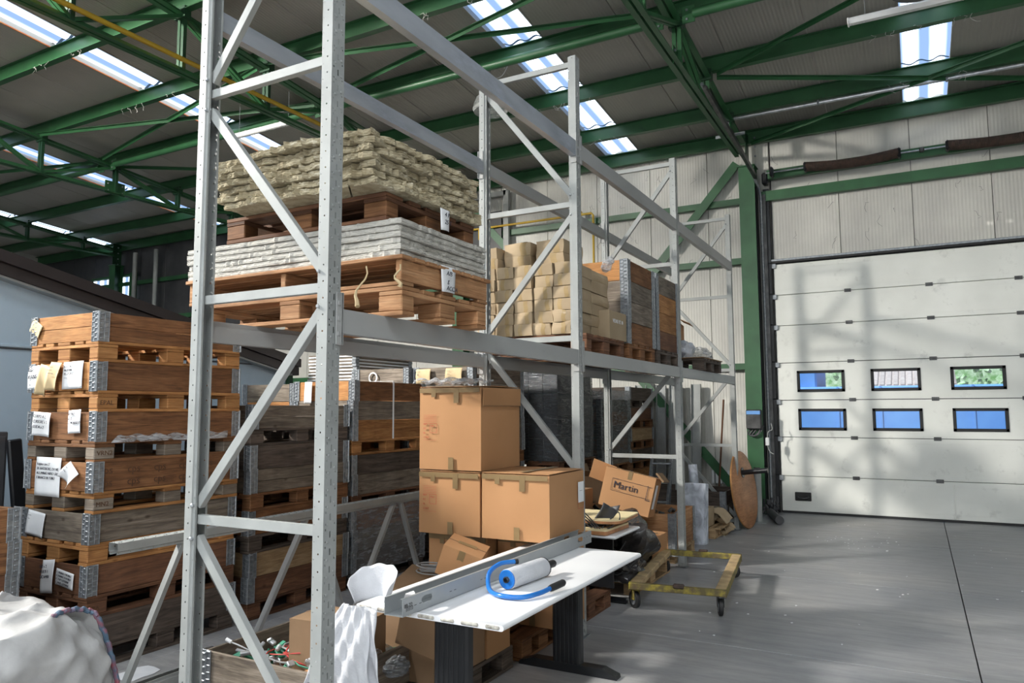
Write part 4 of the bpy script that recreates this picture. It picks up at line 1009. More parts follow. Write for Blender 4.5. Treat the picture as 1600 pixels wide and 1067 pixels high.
# upper group set back
up = [(-2.96, 5.74, 6, .24, 'upper left'), (-2.96, 5.74, 7, .24, 'top left'), (-2.66, 5.76, 6, .26, 'upper right'), (-2.66, 5.76, 7, .26, 'top right'), (-2.66, 5.76, 5.98, .0, '')]
for (x, y, r, w_, lab) in up:
    if not w_: continue
    small_carton(x, y, zt+r*.099+(.014 if r == 7 else 0), 'wider beige carton at the %s of the small-carton pile' % lab, r % 3, 'wider cartons on the pile', jit(.02), (1.55, 1, 1.15))
small_carton(-3.20, 5.66, zt+6*.099, 'small beige carton standing at the left edge on top of the pile', 1, 'small cartons of the pile', .02, (1, 1, 1.0))
small_carton(-3.20, 5.66, zt+7*.099, 'uppermost small carton at the left edge of the pile', 2, 'small cartons of the pile', -.02, (1, 1, .95))
def plain_carton(name, x, y, z, d, label, mat='carton', rz=0, rot=None, grp=None, flaps=True, tape='tape_brown', open_=False):
    """single carton: six-sided body with top seam, tape and folded flaps; origin at base centre"""
    t = thing(name, label, 'carton', (x, y, z), rz, grp, rot)
    w_, dp, h = d
    if not open_:
        mb = MB(); b = .006
        def face(ax, sg):
            o = [k for k in range(3) if k != ax]; hs = (w_/2, dp/2, h/2)
            def fn(u, v):
                p = [0, 0, h/2]; q = [0, 0, 0]; q[ax] = sg*(hs[ax]+b*math.sin(u*PI)*math.sin(v*PI)*(1 if ax != 2 else (.3 if sg > 0 else 0))); q[o[0]] = (u*2-1)*hs[o[0]]; q[o[1]] = (v*2-1)*hs[o[1]]
                return (q[0], q[1], q[2]+h/2)
            mb.grid(fn, 6, 6)
        for ax in range(3):
            for sg in (-1, 1): face(ax, sg)
        ob('carton_body', mb.mesh('body', False, True), mat, t)
        bx('flap_seam', (w_*.995, .004, .003), 'carton_dull', t, (0, 0, h+.0025), ch=0)
        bx('tape', (w_*.5, .05, .0015), tape, t, (0, 0, h+.0045), ch=0); 
        for s in (-1, 1):
            bx('tape', (.045, .0025, .085), tape, t, (s*0+.0, s*(dp/2+.0035), h-.04), ch=0)
    else:
        for (c, s_) in (((0, -dp/2, h/2), (w_, .005, h)), ((0, dp/2, h/2), (w_, .005, h)), ((-w_/2, 0, h/2), (.005, dp, h)), ((w_/2, 0, h/2), (.005, dp, h)), ((0, 0, .004), (w_, dp, .005))):
            bx('carton_side', s_, mat, t, c, ch=0)
        for (c, s_, r) in (((0, -dp/2-.05, h+.03), (w_, .14, .004), (-.6, 0, 0)), ((w_/2+.06, 0, h+.02), (.14, dp, .004), (0, .45, 0)), ((-w_/2-.02, 0, h+.06), (.13, dp, .004), (0, 1.2, 0))):
            bx('carton_flap', s_, mat, t, c, r, ch=0)
    return t
t = plain_carton('carton', -2.42, 6.2, ZL+.15, (.24, .42, .25), 'single larger dull beige carton between the small-carton pile and the grey crates', 'carton_light')
text('print', 'VEDRE PZ 10', .045, 'paper', t, (.128, -.15, .16), (PI/2, 0, PI/2))
tag(ob('film_bunch', MB().box((0, 0, 0), (.09, .09, .12), .03, R3(.3, .4, .2)).box((.03, .02, .05), (.07, .08, .06), .02, R3(1, .2, .9)).mesh(), 'poly_clear', None, (-2.40, 6.20, 3.0)), 'bunch of clear plastic film sticking out of the small-carton pile', 'film')
# the two crates of stacked collars beside them
CA, zca = stack(-2.90, 6.86, [('p', 'wood_brown', {}), ('c', 'wood_brown', {'nb': 1}), ('c', 'wood_grey', {'nb': 1}), ('c', 'wood_grey', {'nb': 1, 'short': 'wood_grey'}), ('c', 'wood_orange', {'short': 'wood_brown'})],
    'left crate on rack', 'x', grp='left crate on rack', z=ZL+.004, Wd=.78, wob=.003)
CB, zcb = stack(-2.90, 7.72, [('p', 'wood_dark', {}), ('c', 'wood_red', {'nb': 1}), ('c', 'wood_red', {'nb': 1, 'short': 'wood_orange'}), ('c', 'wood_orange', {'nb': 1, 'short': 'wood_orange'}), ('c', 'wood_grey', {'nb': 1})],
    'right crate on rack', 'x', grp='right crate on rack', z=ZL+.004, Wd=.78, wob=.003)
tag(ob('ceramic_block', MB().box((0, 0, 0), (.5, .5, .08), .01).mesh(), 'carton_light', None, (-2.9, 7.72, zcb+.045)), 'pale block showing over the rim of the right rack crate', 'block')
# far bay: small pallet, open carton, silver bags
pallet(-2.72, 9.35, ZL, 'dark pallet with an open carton and plastic bags in the far bay', 'wood_dark', 'x', L=1.0, Wd=.9)
tag(bx('sheet', (1.0, 1.0, .012), 'carton_dull', None, (-2.72, 9.38, ZL+.155)), 'thin brown board lying on the far-bay pallet', 'board')
plain_carton('open_carton', -2.80, 9.42, ZL+.38, (.34, .42, .25), 'open brown carton with raised flaps in the far bay of the rack', 'carton', open_=True, rz=.15)
def blob(name, c, s, mat, label, cat, seed, amp=.25, n=28, rz=0, flat=True, grp=None):
    rnd = random.Random(seed); ph = [rnd.uniform(0, 6.3) for _ in range(10)]; mb = MB()
    def fn(u, v):
        a = u*2*PI; b = (v-.5)*PI; x, y, z = math.cos(b)*math.cos(a), math.cos(b)*math.sin(a), math.sin(b)
        k = 1+amp*(.5*math.sin(3*x+ph[0]+2*z)+.4*math.sin(5*y+ph[1]-3*x)+.3*math.sin(7*z+ph[2]+4*y)+.22*math.sin(11*x+ph[3]+9*y)+.15*math.sin(19*y+ph[4]+13*z))
        z2 = z*k
        if flat and z2 < -.55: z2 = -.55
        q = lambda t: math.copysign(abs(t)**.75, t)
        return (q(x)*k*s[0], q(y)*k*s[1], (z2+.55)*s[2])
    mb.grid(fn, n, n); o = ob(name, mb.mesh(name, True, False), mat, None, c, (0, 0, rz)); tag(o, label, cat, grp); return o
blob('plastic_bag', (-2.62, 9.12, ZL+.165), (.20, .22, .14), 'bubble_silver', 'silvery plastic bag in front of the open carton in the far bay', 'bag', 5)
blob('plastic_bag', (-2.50, 9.62, ZL+.165), (.17, .26, .10), 'poly_clear', 'clear crumpled plastic bag at the right end of the far-bay pallet', 'bag', 6)
tag(bx('support_box', (.34, .44, .2), 'carton_dull', None, (-2.85, 9.45, ZL+.27)), 'squat brown carton under the open carton in the far bay', 'carton')

# ------------------------------------------------------------------ cartons in front of the rack
pallet(-2.84, 5.80, 0, 'dark pallet on the floor just past the second rack frame', 'wood_red', 'y', L=.84, Wd=.84)
pallet(-3.30, 5.42, 0.0, 'darker pallet on the floor under the left big cartons', 'wood_dark', 'y', L=.84, Wd=.06) if False else None
def big_carton(x0, x1, y0, y1, z0, z1, label, grp, printed=False, lab=False, folded=False):
    w_, dp, h = x1-x0, y1-y0, z1-z0
    t = thing('big_carton', label, 'carton', ((x0+x1)/2, (y0+y1)/2, z0), 0, grp)
    mb = MB(); rnd = random.Random(int(x0*991)+int(z0*77)); b = .010
    for ax in range(3):
        for sg in (-1, 1):
            o = [k for k in range(3) if k != ax]; hs = (w_/2-.002, dp/2-.002, h/2-.001); am = b*rnd.uniform(.3, 1.0)*(0.0 if ax == 2 and sg < 0 else 1)
            def fn(u, v):
                q = [0, 0, 0]; q[ax] = sg*(hs[ax]+am*math.sin(u*PI)*math.sin(v*PI)-.004*abs(math.sin(u*PI*2))*(ax == 2)); q[o[0]] = (u*2-1)*hs[o[0]]; q[o[1]] = (v*2-1)*hs[o[1]]
                return (q[0], q[1], q[2]+h/2)
            mb.grid(fn, 8, 8)
    ob('carton_body', mb.mesh('body', False, True), 'carton', t)
    # top flaps with a slightly lifted edge, tape and staples
    bx('top_flap', (w_*.99, dp/2-.004, .005), 'carton', t, (0, -dp/4, h+.009), (.015, 0, 0), ch=.001)
    bx('top_flap', (w_*.99, dp/2-.004, .005), 'carton', t, (0, dp/4, h+.009), (-.012, 0, 0), ch=.001)
    bx('tape', (.05, dp*.9, .001), 'tape_brown', t, (.05, 0, h+.018), ch=0)
    bx('tape', (w_*.97, .0012, .035), 'tape_brown', t, (0, -dp/2-.0115, h-.02), ch=0)
    bx('tape', (.045, .0012, .11), 'tape_brown', t, (w_*.12, -dp/2-.0128, h-.06), ch=0)
    bx('tape', (.04, .0012, .05), 'tape_brown', t, (-w_*.25, -dp/2-.0128, h-.045), ch=0)
    bx('tape', (.045, .0012, .09), 'tape_brown', t, (.02, -dp/2-.0128, .05), ch=0)
    if folded:
        bx('side_flap', (.004, dp*.97, h*.22), 'carton', t, (w_/2+.012, 0, h*.885), (0, .02, 0), ch=.001)
        bx('crease', (.003, dp*.97, .004), 'carton_dull', t, (w_/2+.013, 0, h*.775), ch=0)
        tag(ob('film_scrap', MB().grid(lambda u, v: ((u-.5)*.5, (v-.5)*.35+.03*math.sin(u*9), .012+.03*abs(math.sin(u*11+v*7))+.015*math.sin(v*19)), 22, 14).mesh('film', True, False), 'poly_clear', None, (t.location.x+.02, t.location.y-.28, z1+.018)), 'crumpled clear film lying on the topmost big carton', 'film')
    if printed:
        pr = MB(); X0, Z0, W0, H0 = -w_/2+.045, h*.36, .12, .19
        for i in range(6): pr.box((X0+W0/2, 0, Z0+H0-.004-i*.012), (W0, .0008, .0022))
        pr.box((X0+W0-.03, 0, Z0+.125), (.06, .0008, .003)).box((X0+W0-.03, 0, Z0+.055), (.06, .0008, .003)).box((X0+W0, 0, Z0+.09), (.003, .0008, .07)).box((X0+W0-.06, 0, Z0+.09), (.003, .0008, .07))
        pr.box((X0+W0/2, 0, Z0), (W0, .0008, .0018))
        k = ob('printed_panel', pr.mesh(), 'ink_red', t, (0, -dp/2-.0105, 0))
        for j, s in enumerate(('NO', 'PZ', 'N', 'CART')): text('print', s, .022, 'ink_red', t, (X0, -dp/2-.0115, Z0+.118-j*.033), (PI/2, 0, 0))
        text('print', 'PELI', .020, 'ink_red', t, (X0+.068, -dp/2-.0115, Z0+.105), (PI/2, 0, 0))
    if lab:
        bx('label', (.001, .10, .15), 'paper', t, (w_/2+.0115, dp*.36, h*.66), ch=0)
        bx('label_text', (.0012, .05, .002), 'ink', t, (w_/2+.012, dp*.36, h*.68), ch=0)
        pr = MB().box((0, 0, 0), (.0008, .10, .003)).box((0, -.05, .03), (.0008, .003, .06)).box((0, .05, .03), (.0008, .003, .06))
        ob('printed_panel', pr.mesh(), 'ink_red', t, (w_/2+.0115, dp*.36, h*.40))
    return t
YB, YE = 4.66, 5.262
big_carton(-3.35, -2.80, YB, YE, 1.262, 1.875, 'topmost big brown carton with open folded side flap', 'big brown cartons', True, folded=True)
big_carton(-3.35, -2.81, YB, YE, .79, 1.245, 'left big brown carton directly below the topmost one', 'big brown cartons', True)
big_carton(-2.795, -2.250, YB, YE, .79, 1.250, 'right big brown carton of the middle layer with a white label', 'big brown cartons', lab=True)
big_carton(-3.34, -2.82, YB+.12, YE, .148, .77, 'left big carton of the bottom layer, mostly hidden', 'big brown cartons')
big_carton(-2.80, -2.256, 4.90, YE, .148, .77, 'right big carton of the bottom layer behind the desk', 'big brown cartons')
pallet(-2.86, 4.92, 0, 'brown pallet on the floor under the big cartons, behind the far desk leg', 'wood_brown', 'y', L=.66, Wd=.86)
# cartons between desk and frame
pallet(-2.86, 4.00, 0, 'grey-brown pallet on the floor left of the desk leg', 'wood_dark', 'y', L=.95, Wd=.84)
plain_carton('carton', -2.70, 3.86, .150, (.50, .52, .36), 'dull brown carton under the near end of the desk', 'carton_dull')
plain_carton('carton', -2.62, 4.28, .150, (.36, .30, .30), 'smaller carton behind the near desk leg', 'carton')
plain_carton('carton', -2.94, 3.32, .0, (.44, .30, .55), 'brown taped carton just right of the near rack upright', 'carton_dull', rz=.12)
plain_carton('carton', -2.75, 3.07, .012, (.30, .22, .33), 'orange-brown carton low in front under the foam sheet', 'carton')
tc = plain_carton('carton', -2.80, 4.36, .60, (.27, .30, .20), 'tilted brown carton leaning beside the big cartons', 'carton', rot=(.10, .34, .38))
tag(bx('rubble_board', (.7, .5, .03), 'carton_dull', None, (-2.93, 4.42, .50), (.1, .1, .3)), 'loose cardboard sheet under the tilted carton', 'cardboard')
def loops(name, c, r, n, rad, mat, label, seed, dz=.03, cat='cable', squash=1):
    rnd = random.Random(seed); pts = []
    for i in range(n*14):
        a = i/14*2*PI; rr = r*(1+.2*math.sin(a*.37+seed)+.1*rnd.random()); pts.append((rr*math.cos(a), rr*squash*math.sin(a), dz*(.5+.5*math.sin(a*.61+seed))+i*.0006))
    return tag(ob(name, MB().tube(pts, rad, 5).mesh(name, True), mat, None, c), label, cat)
loops('cable_coil', (-3.08, 4.45, .545), .10, 6, .005, 'cable_grey', 'small coil of grey cable left of the tilted carton', 4, squash=.6)
blob('plastic_bag', (-2.44, 3.22, .34), (.05, .07, .06), 'film_dark', 'clear plastic bag hanging by the foam sheet', 'bag', 12)
# stretch of carton flaps under the desk
tag(bx('carton_flap', (.42, .004, .30), 'carton_dull', None, (-2.36, 3.42, .50), (.25, .3, .2)), 'bent loose flap of cardboard under the desk edge', 'cardboard')

# ------------------------------------------------------------------ the desk
dk = thing('desk', 'white-topped work desk with two black columns and feet, in front', 'desk', (-2.095, 3.92, 0))
W2, L2 = .425, .945; ht = .745; th = .028
mb = MB(); pr = []
for a in range(9): an = -PI/2+PI*a/8; pr.append((W2-.014+.014*math.cos(an), ht-th/2+.014*math.sin(an)))
pr += [(-x_, z_) for (x_, z_) in reversed(pr)]
mb.prism(pr, -L2, L2, 'y'); ob('desk_top', mb.mesh('top', True), 'desk_white', dk)
# broken near edge: ragged honeycomb core
for i in range(7):
    xx = -W2+.06+.122*i
    ob('chipped_core', MB().box((xx, -L2-.001, ht-th/2), (.075+.02*(i % 2), .012, .017), .005).mesh(), 'desk_core', dk)
for yy in (-.70, .68):
    leg = ob('leg_column', MB().box((0, yy, .375), (.20, .07, .69), .012).mesh(), 'black_metal', dk)
    for k in range(6): ob('groove', MB().box((-.075+.03*k, yy-.036, .38), (.014, .006, .66), .002).mesh(), 'black_metal', leg)
    ob('foot', MB().prism([(-.35, 0), (.35, 0), (.345, .022), (.25, .055), (-.25, .055), (-.345, .022)], yy-.04, yy+.04, 'y').mesh(), 'black_metal', dk)
    ob('top_bracket', MB().box((0, yy, .708), (.60, .06, .016)).mesh(), 'black_metal', dk)
ob('cross_rail', MB().box((.0, -.01, .66), (.03, 1.36, .08), .004).mesh(), 'black_metal', dk)

# grey U channel (two upstanding flanges) lying on the desk
ch = thing('metal_channel', 'long grey metal U channel with slots lying along the desk', 'metal profile', (-2.185, 3.97, .748), -.012)
Lc = 2.22
ob('channel_base', MB().box((0, 0, .001), (.105, Lc, .002)).mesh(), 'channel_grey', ch)
def flange(s, zt):
    mb = MB(); X = s*.0525; ys = [-Lc/2, -Lc/2+.15, -Lc/2+.24, Lc/2-.24, Lc/2-.15, Lc/2]; zs = [0, zt*.38, zt*.78, zt]
    for i in range(5):
        for j in range(3):
            if i in (1, 3) and j == 1: continue
            mb.box((X, (ys[i]+ys[i+1])/2, (zs[j]+zs[j+1])/2), (.0022, ys[i+1]-ys[i], zs[j+1]-zs[j]))
    # rounded ends of the two oval cut-outs
    for cy in (ys[1], ys[2], ys[3], ys[4]):
        sg = 1 if cy in (ys[1], ys[3]) else -1
        for zz in (zs[1], zs[2]):
            mb.face([(X, cy, zz), (X, cy+sg*.014, zz), (X, cy, zz+(.014 if zz == zs[1] else -.014))])
    mb.box((X-s*.006, 0, zt), (.012, Lc, .002))
    return mb
for s in (-1, 1):
    f = ob('flange', flange(s, .082).mesh('flange'), 'channel_grey', ch)
    hm = MB()
    for k in range(5):
        hm.box((s*.0537, -Lc/2+.03+.012*k, .03), (.001, .004, .02)); hm.box((s*.0537, Lc/2-.03-.05*k, .05), (.001, .006, .006))
    for k in range(3):
        hm.box((s*.0537, -Lc/2+.10+.3*k, .036), (.001, .018, .003)); hm.box((s*.0537, -Lc/2+.14+.3*k, .036), (.001, .018, .003))
    ob('punched_slots', hm.mesh(), 'black_metal', f)
text('stencil', '00-22', .028, 'dark_steel', ch, (.0545, -Lc/2+.012, .045), (PI/2, 0, PI/2))

# stretch-film roll in its blue hand dispenser
dp = thing('film_dispenser', 'roll of stretch film on a blue tubular hand dispenser lying on the desk', 'film roll', (0, 0, 0))
a, b = Vector((-1.975, 3.56, .800)), Vector((-1.945, 3.93, .800)); ax = (b-a).normalized()
ob('film_roll', MB().tube([a, a+ax*.004, b-ax*.004, b], [.052, .054, .054, .050], 32).mesh('roll', True), 'foam_white', dp)
ob('core_tube', MB().tube([b, b+ax*.05], .022, 16).mesh('core', True), 'cart_wood', dp)
ob('end_ring', MB().tube([b-ax*.004, b+ax*.004], .0555, 32).mesh('ring', True), 'black_metal', dp)
ob('grip', MB().tube([b+ax*.01, b+ax*.03, b+ax*.12, b+ax*.13], [.018, .022, .022, .018], 14).mesh('grip', True), 'black_rubber', dp)
cf = ax.to_track_quat('Z', 'Y').to_euler()
ob('end_cone', MB().lathe([(.052, -.004), (.048, -.009), (.020, -.002), (.016, -.002)], 28).mesh('cone', True, False), 'blue_enamel', dp, a, cf)
ob('hub', MB().lathe([(0, -.004), (.015, -.004), (.017, -.016), (.011, -.018), (.009, -.006), (0, -.006)], 16).mesh('c', True), 'black_metal', dp, a, cf)
def bez(pts, n=8):
    out = []; P = [Vector(p) for p in pts]
    for i in range(len(P)-1):
        p0 = P[max(0, i-1)]; p1 = P[i]; p2 = P[i+1]; p3 = P[min(len(P)-1, i+2)]
        for k in range(n):
            t = k/n; out.append(.5*((2*p1)+(-p0+p2)*t+(2*p0-5*p1+4*p2-p3)*t*t+(-p0+3*p1-3*p2+p3)*t**3))
    return out+[P[-1]]
tb = bez([(-2.00, 3.69, .868), (-2.05, 3.62, .866), (-2.075, 3.55, .835), (-2.06, 3.50, .79), (-2.00, 3.43, .762), (-1.90, 3.375, .762), (-1.80, 3.40, .762), (-1.755, 3.50, .765), (-1.735, 3.60, .772)])
ob('handle_tube', MB().tube(tb, .0125, 12).mesh('tube', True), 'blue_enamel', dp)
e = (tb[-1]-tb[-2]).normalized(); ob('grip', MB().tube([tb[-1]-e*.01, tb[-1]+e*.01, tb[-1]+e*.11, tb[-1]+e*.12], [.016, .019, .019, .015], 14).mesh('grip', True), 'black_rubber', dp)
e = (tb[0]-tb[1]).normalized(); ob('grip', MB().tube([tb[0], tb[0]+e*.02], .014, 12).mesh('tip', True), 'black_rubber', dp)

# packing foam: a curled roll end standing behind the desk corner and a sheet hanging from it
fm = thing('packing_foam', 'white packing foam, curled behind the desk corner and hanging down in front of it', 'foam', (-2.50, 3.02, .75))
def curl(u, v):
    a = PI*(1.10-1.2*u); r = .085+.045*v; zt = .03+.15*max(0.0, math.sin(PI*(.04+.92*u)))**.45
    return (-.0+r*math.cos(a)*1.05, .05+r*math.sin(a)*.9, -.03+zt*v+.004*math.sin(u*34)*v)
o = ob('foam_curl', MB().grid(curl, 40, 10).mesh('curl', True, False), 'foam_white', fm); o.modifiers.new('s', 'SOLIDIFY').thickness = .003
def hang(u, v):
    t = 1-v; s_ = (u-.5)*2; wd = .085+.13*t**.8
    return (s_*wd-.085*t-.01, -.05-.05*math.sin(PI*min(1, t*1.1)*.8)-.018*math.sin(u*8+t*2)*t-.007*math.sin(u*21+t*9)-.004*math.sin(u*43-t*17)-.03*(1-s_*s_), -.42*t-.01-.05*t*u+.012*math.sin(u*11)*t)
o = ob('foam_sheet', MB().grid(hang, 60, 36).mesh('hang', True, False), 'foam_white', fm); o.modifiers.new('s', 'SOLIDIFY').thickness = .004
def hang2(u, v):
    s_ = (u-.5)*2; return (.11+s_*(.045+.012*math.sin(v*6)), -.085-.012*math.sin(u*6+v*3)-.006*math.sin(v*19+u*7), -.50*(1-v)-.01)
o = ob('foam_strip', MB().grid(hang2, 14, 26).mesh('hang', True, False), 'foam_white', fm); o.modifiers.new('s', 'SOLIDIFY').thickness = .003

# ------------------------------------------------------------------ crate of cables in the near bay
pallet(-3.13, 3.33, 0, 'dark pallet under the crate of cables at the bottom', 'wood_dark', 'x', L=.96, Wd=.78)
c1 = collar(-3.12, 3.33, .148, 'weathered grey crate collar full of cables and parts, bottom of the picture', 'wood_grey', 'x', nb=1, L=.95, Wd=.78, h=.22)
bx('crate_floor', (.90, .72, .012), 'wood_brown', c1, (0, 0, .01))
for k in range(5):
    loops('cable', (-3.30+.10*k, 3.30+.05*math.sin(k*2), .20+.03*k), .13+.03*(k % 2), 3, .005, ('cable_red', 'cable_grey', 'cable_red', 'pcb_green', 'cable_red')[k], ('loop of red cable sticking up highest in the crate', 'tangle of grey wire in the crate', 'second red cable loop, flatter, in the crate', 'green wire coil among the circuit boards', 'red cable nearest the upright in the crate')[k], k+7, dz=.10, squash=.8)
pb = MB()
for k in range(70):
    pb.box((jit(.38), jit(.28), random.uniform(0, .13)), (random.uniform(.02, .10), random.uniform(.02, .08), .01), .001, R3(jit(.8), jit(.8), jit(3)))
o = ob('electronic_scrap', pb.mesh(), 'pcb_green', None, (-3.12, 3.33, .19)); tag(o, 'heap of green circuit boards in the crate of cables', 'scrap'); o['kind'] = 'stuff'
pb = MB()
for k in range(60):
    pb.box((jit(.38), jit(.28), random.uniform(0, .15)), (random.uniform(.02, .07), random.uniform(.02, .05), .02), .004, R3(jit(.8), jit(.8), jit(3)))
o = ob('small_parts', pb.mesh(), 'galv_bright', None, (-3.12, 3.33, .19)); tag(o, 'heap of small metal parts in the crate of cables', 'scrap'); o['kind'] = 'stuff'
blob('plastic_bag', (-2.88, 3.35, .24), (.20, .20, .12), 'poly_clear', 'clear plastic bag with pale parts in the crate of cables', 'bag', 21)
tag(ob('stuffing', MB().lathe([(0, 0), (.07, .01), (.09, .05), (.05, .09), (0, .10)], 14).mesh('c', True), 'board_yellow', None, (-2.92, 3.32, .26)), 'pale yellow reel inside the clear bag in the crate', 'reel')
tag(ob('cable_plug', MB().tube([(-3.50, 3.02, .42), (-3.47, 3.03, .405)], .011, 8).tube(bez([(-3.47, 3.03, .405), (-3.42, 3.06, .38), (-3.36, 3.12, .33), (-3.30, 3.2, .28)]), .004, 6).mesh('plug', True), 'paper'), 'white cable plug hanging over the corner of the crate of cables', 'cable')

# scraps on the floor at the left, white bulk bag
mbp = MB().prism([(.10*(1+.25*math.sin(k*2.3))*math.cos(k/11*2*PI)*1.1, .14*(1+.2*math.sin(k*3.1))*math.sin(k/11*2*PI)) for k in range(11)], 0, .004)
tag(ob('paper_scrap', mbp.mesh(), 'paper', None, (-4.55, 3.22, .002), (0, 0, .4)), 'torn white sheet lying on the floor by the left rack upright', 'paper')
bg = thing('bulk_bag', 'big crumpled white woven bulk bag with blue piping at lower left', 'bag', (-3.62, 1.80, 0))
rnd = random.Random(4); ph = [rnd.uniform(0, 6) for _ in range(12)]
def ridge(t): return 1-abs(math.sin(t))*1.6
def bag(u, v):
    a = u*2*PI; e = lambda t: math.copysign(abs(t)**.66, t)
    prof = [.42, .47, .485, .47, .44, .36, .20, 0.0]; zz = [0, .14, .34, .52, .68, .79, .845, .855]
    t = v*7; i = min(6, int(t)); f_ = t-i; r = prof[i]*(1-f_)+prof[i+1]*f_; z_ = zz[i]*(1-f_)+zz[i+1]*f_
    x_, y_ = math.cos(a), math.sin(a)
    k_ = min(1, r*5)
    fold = .020*math.sin(a*5+z_*6+ph[0])+.014*ridge(a*4-z_*5+ph[1])+.010*ridge(a*7+z_*9+ph[2])+.006*ridge(a*11-z_*23+ph[3])+.005*math.sin(a*23+z_*31)
    px_, py_ = x_*r, y_*r
    cz = .022*ridge(px_*8+py_*3+ph[4])+.016*ridge(px_*5-py_*11+ph[5])+.009*ridge(px_*19+py_*15+ph[6])+.005*math.sin(px_*47-py_*39)
    r2 = max(0, r+fold*k_*(.4+z_))
    return (e(x_)*r2, e(y_)*r2*.92, max(.0, z_+cz*min(1, z_*1.3)*(1 if v > .3 else 0)))
ob('bag_body', MB().grid(bag, 150, 90).mesh('bag', True, True), 'bag_white', bg)
pp = bez([(.39, -.15, .50), (.37, -.008, .70), (.37, .019, .77), (.34, .095, .824), (.32, .156, .842), (.32, .224, .840), (.32, .285, .818), (.34, .309, .79), (.36, .347, .681), (.40, .359, .572), (.42, .369, .461), (.43, .37, .2), (.42, .37, .02)], 6)
ob('piping', MB().tube([p+Vector((.004*math.sin(i*2.2), 0, .004*math.cos(i*1.9))) for i, p in enumerate(pp)], .011, 8).mesh('pipe', True), 'piping_blue', bg)
ob('bag_lip', MB().grid(lambda u, v: tuple(Vector(pp[int(u*(len(pp)-1))])+Vector((-.07*v-.01*math.sin(u*17)*v, -.05*v, -.06*v+.012*math.sin(u*9)*v))), 60, 5).mesh('lip', True, False), 'bag_white', bg)

# ------------------------------------------------------------------ cabin behind the stacks
cb = thing('office_cabin', 'light blue cabin wall with a dark brown sloping roof edge behind the left stacks', 'cabin', (-7.5, 0, 0))
def rz_(y): return 3.92-.21*(y-0.0)-.155
ya, yb = -1.5, 7.34
ob('cabin_wall', MB().prism([(ya, 0), (yb, 0), (yb, rz_(yb)), (ya, rz_(ya))], -.08, 0, 'x').mesh(), 'cabin_blue', cb)
ob('roof_edge', MB().prism([(ya-.1, rz_(ya-.1)-.02), (yb+.1, rz_(yb+.1)-.02), (yb+.1, rz_(yb+.1)+.085), (ya-.1, rz_(ya-.1)+.085)], -.3, .14, 'x').mesh(), 'cabin_brown', cb)
ob('roof_edge', MB().prism([(ya-.1, rz_(ya-.1)+.09), (yb+.1, rz_(yb+.1)+.09), (yb+.1, rz_(yb+.1)+.20), (ya-.1, rz_(ya-.1)+.20)], -4.0, .18, 'x').mesh(), 'cabin_brown', cb)
ob('edge_strip', MB().prism([(ya-.1, rz_(ya-.1)-.045), (yb, rz_(yb)-.045), (yb, rz_(yb)-.022), (ya-.1, rz_(ya-.1)-.022)], -.1, .12, 'x').mesh(), 'rack_grey', cb)
bx('conduit', (.02, yb-ya, .025), 'cabin_blue', cb, (.01, (ya+yb)/2, 2.33)); bx('conduit', (.012, yb-ya, .012), 'dark_grey', cb, (.008, (ya+yb)/2, 2.305))
ob('corner_post', MB().box((.01, yb+.03, 1.15), (.12, .07, 2.3), .004).mesh(), 'green_dark', cb)
cbn = thing('metal_cabinet', 'grey metal cabinet with vents between the left stacks and the cabin', 'cabinet', (-6.45, 2.75, 0))
ob('cabinet_body', MB().box((0, 0, .78), (.5, .9, 1.55), .008).mesh(), 'dark_grey', cbn); ob('door', MB().box((.255, .0, .78), (.012, .86, 1.48), .004).mesh(), 'dark_grey', cbn)
for k in range(3): ob('vent', MB().box((.262, .15, 1.40-.05*k), (.006, .12, .012)).mesh(), 'black_metal', cbn)
ob('folded_side', MB().box((.30, .52, 1.05), (.05, .10, .9), .01, R3(.12, 0, 0)).mesh(), 'black_metal', cbn)
tag(ob('concrete_block', MB().box((0, 0, .5), (.45, .5, 1.0), .02).mesh(), 'wall_panel', None, (-5.95, 2.35, 0)), 'pale speckled block behind the short stack at the left edge', 'block')
yc = thing('yellow_housing', 'yellow machine housing showing above the cabin roof edge', 'machine', (-12.2, 6.3, 2.2))
ob('housing', MB().box((0, 0, .6), (.9, 1.0, 1.6), .25).mesh(), 'yellow_pipe', yc); ob('base', MB().box((0, 0, -1.2), (.7, .7, 2.0), .02).mesh(), 'dark_grey', yc)

# ------------------------------------------------------------------ second desk with junk, crate and cartons
d2 = thing('desk', 'second white-topped desk with a black frame beside the crate, loaded with boards', 'desk', (-2.62, 6.15, 0))
ob('desk_top', MB().box((0, 0, .652), (.80, .62, .026), .010).mesh(), 'desk_white', d2)
ob('leg_column', MB().box((-.02, .18, .33), (.16, .06, .62), .008).mesh(), 'black_metal', d2); ob('leg_column', MB().box((-.38, -.1, .33), (.03, .06, .62), .004).mesh(), 'black_metal', d2)
ob('modesty_panel', MB().box((-.05, .0, .40), (.62, .02, .46), .004).mesh(), 'black_metal', d2)
ob('foot', MB().box((-.02, .20, .025), (.66, .07, .045), .015).mesh(), 'black_metal', d2)
def round_board(w_, d, th, r=.12, n=8):
    o_ = []
    for k in range(n+1): an = -PI/2+PI/2*k/n; o_.append((w_/2-r+r*math.cos(an), -d/2+r+r*math.sin(an)))
    for k in range(n+1): an = PI/2*k/n; o_.append((w_/2-.03+.03*math.cos(an), d/2-.03+.03*math.sin(an)))
    return o_+[(-w_/2, d/2), (-w_/2, -d/2)]
tb_ = thing('table_board', 'thick pale yellow board with a rounded corner, upper one on the second desk', 'board', (-2.56, 6.18, .755), .05)
ob('board_face', MB().prism(round_board(.66, .60, 0), .0, .028).mesh(), 'board_yellow', tb_); ob('board_edge', MB().prism([(x_*1.002, y_*1.002) for x_, y_ in round_board(.66, .60, 0)], -.004, .018).mesh(), 'wood_beech', tb_)
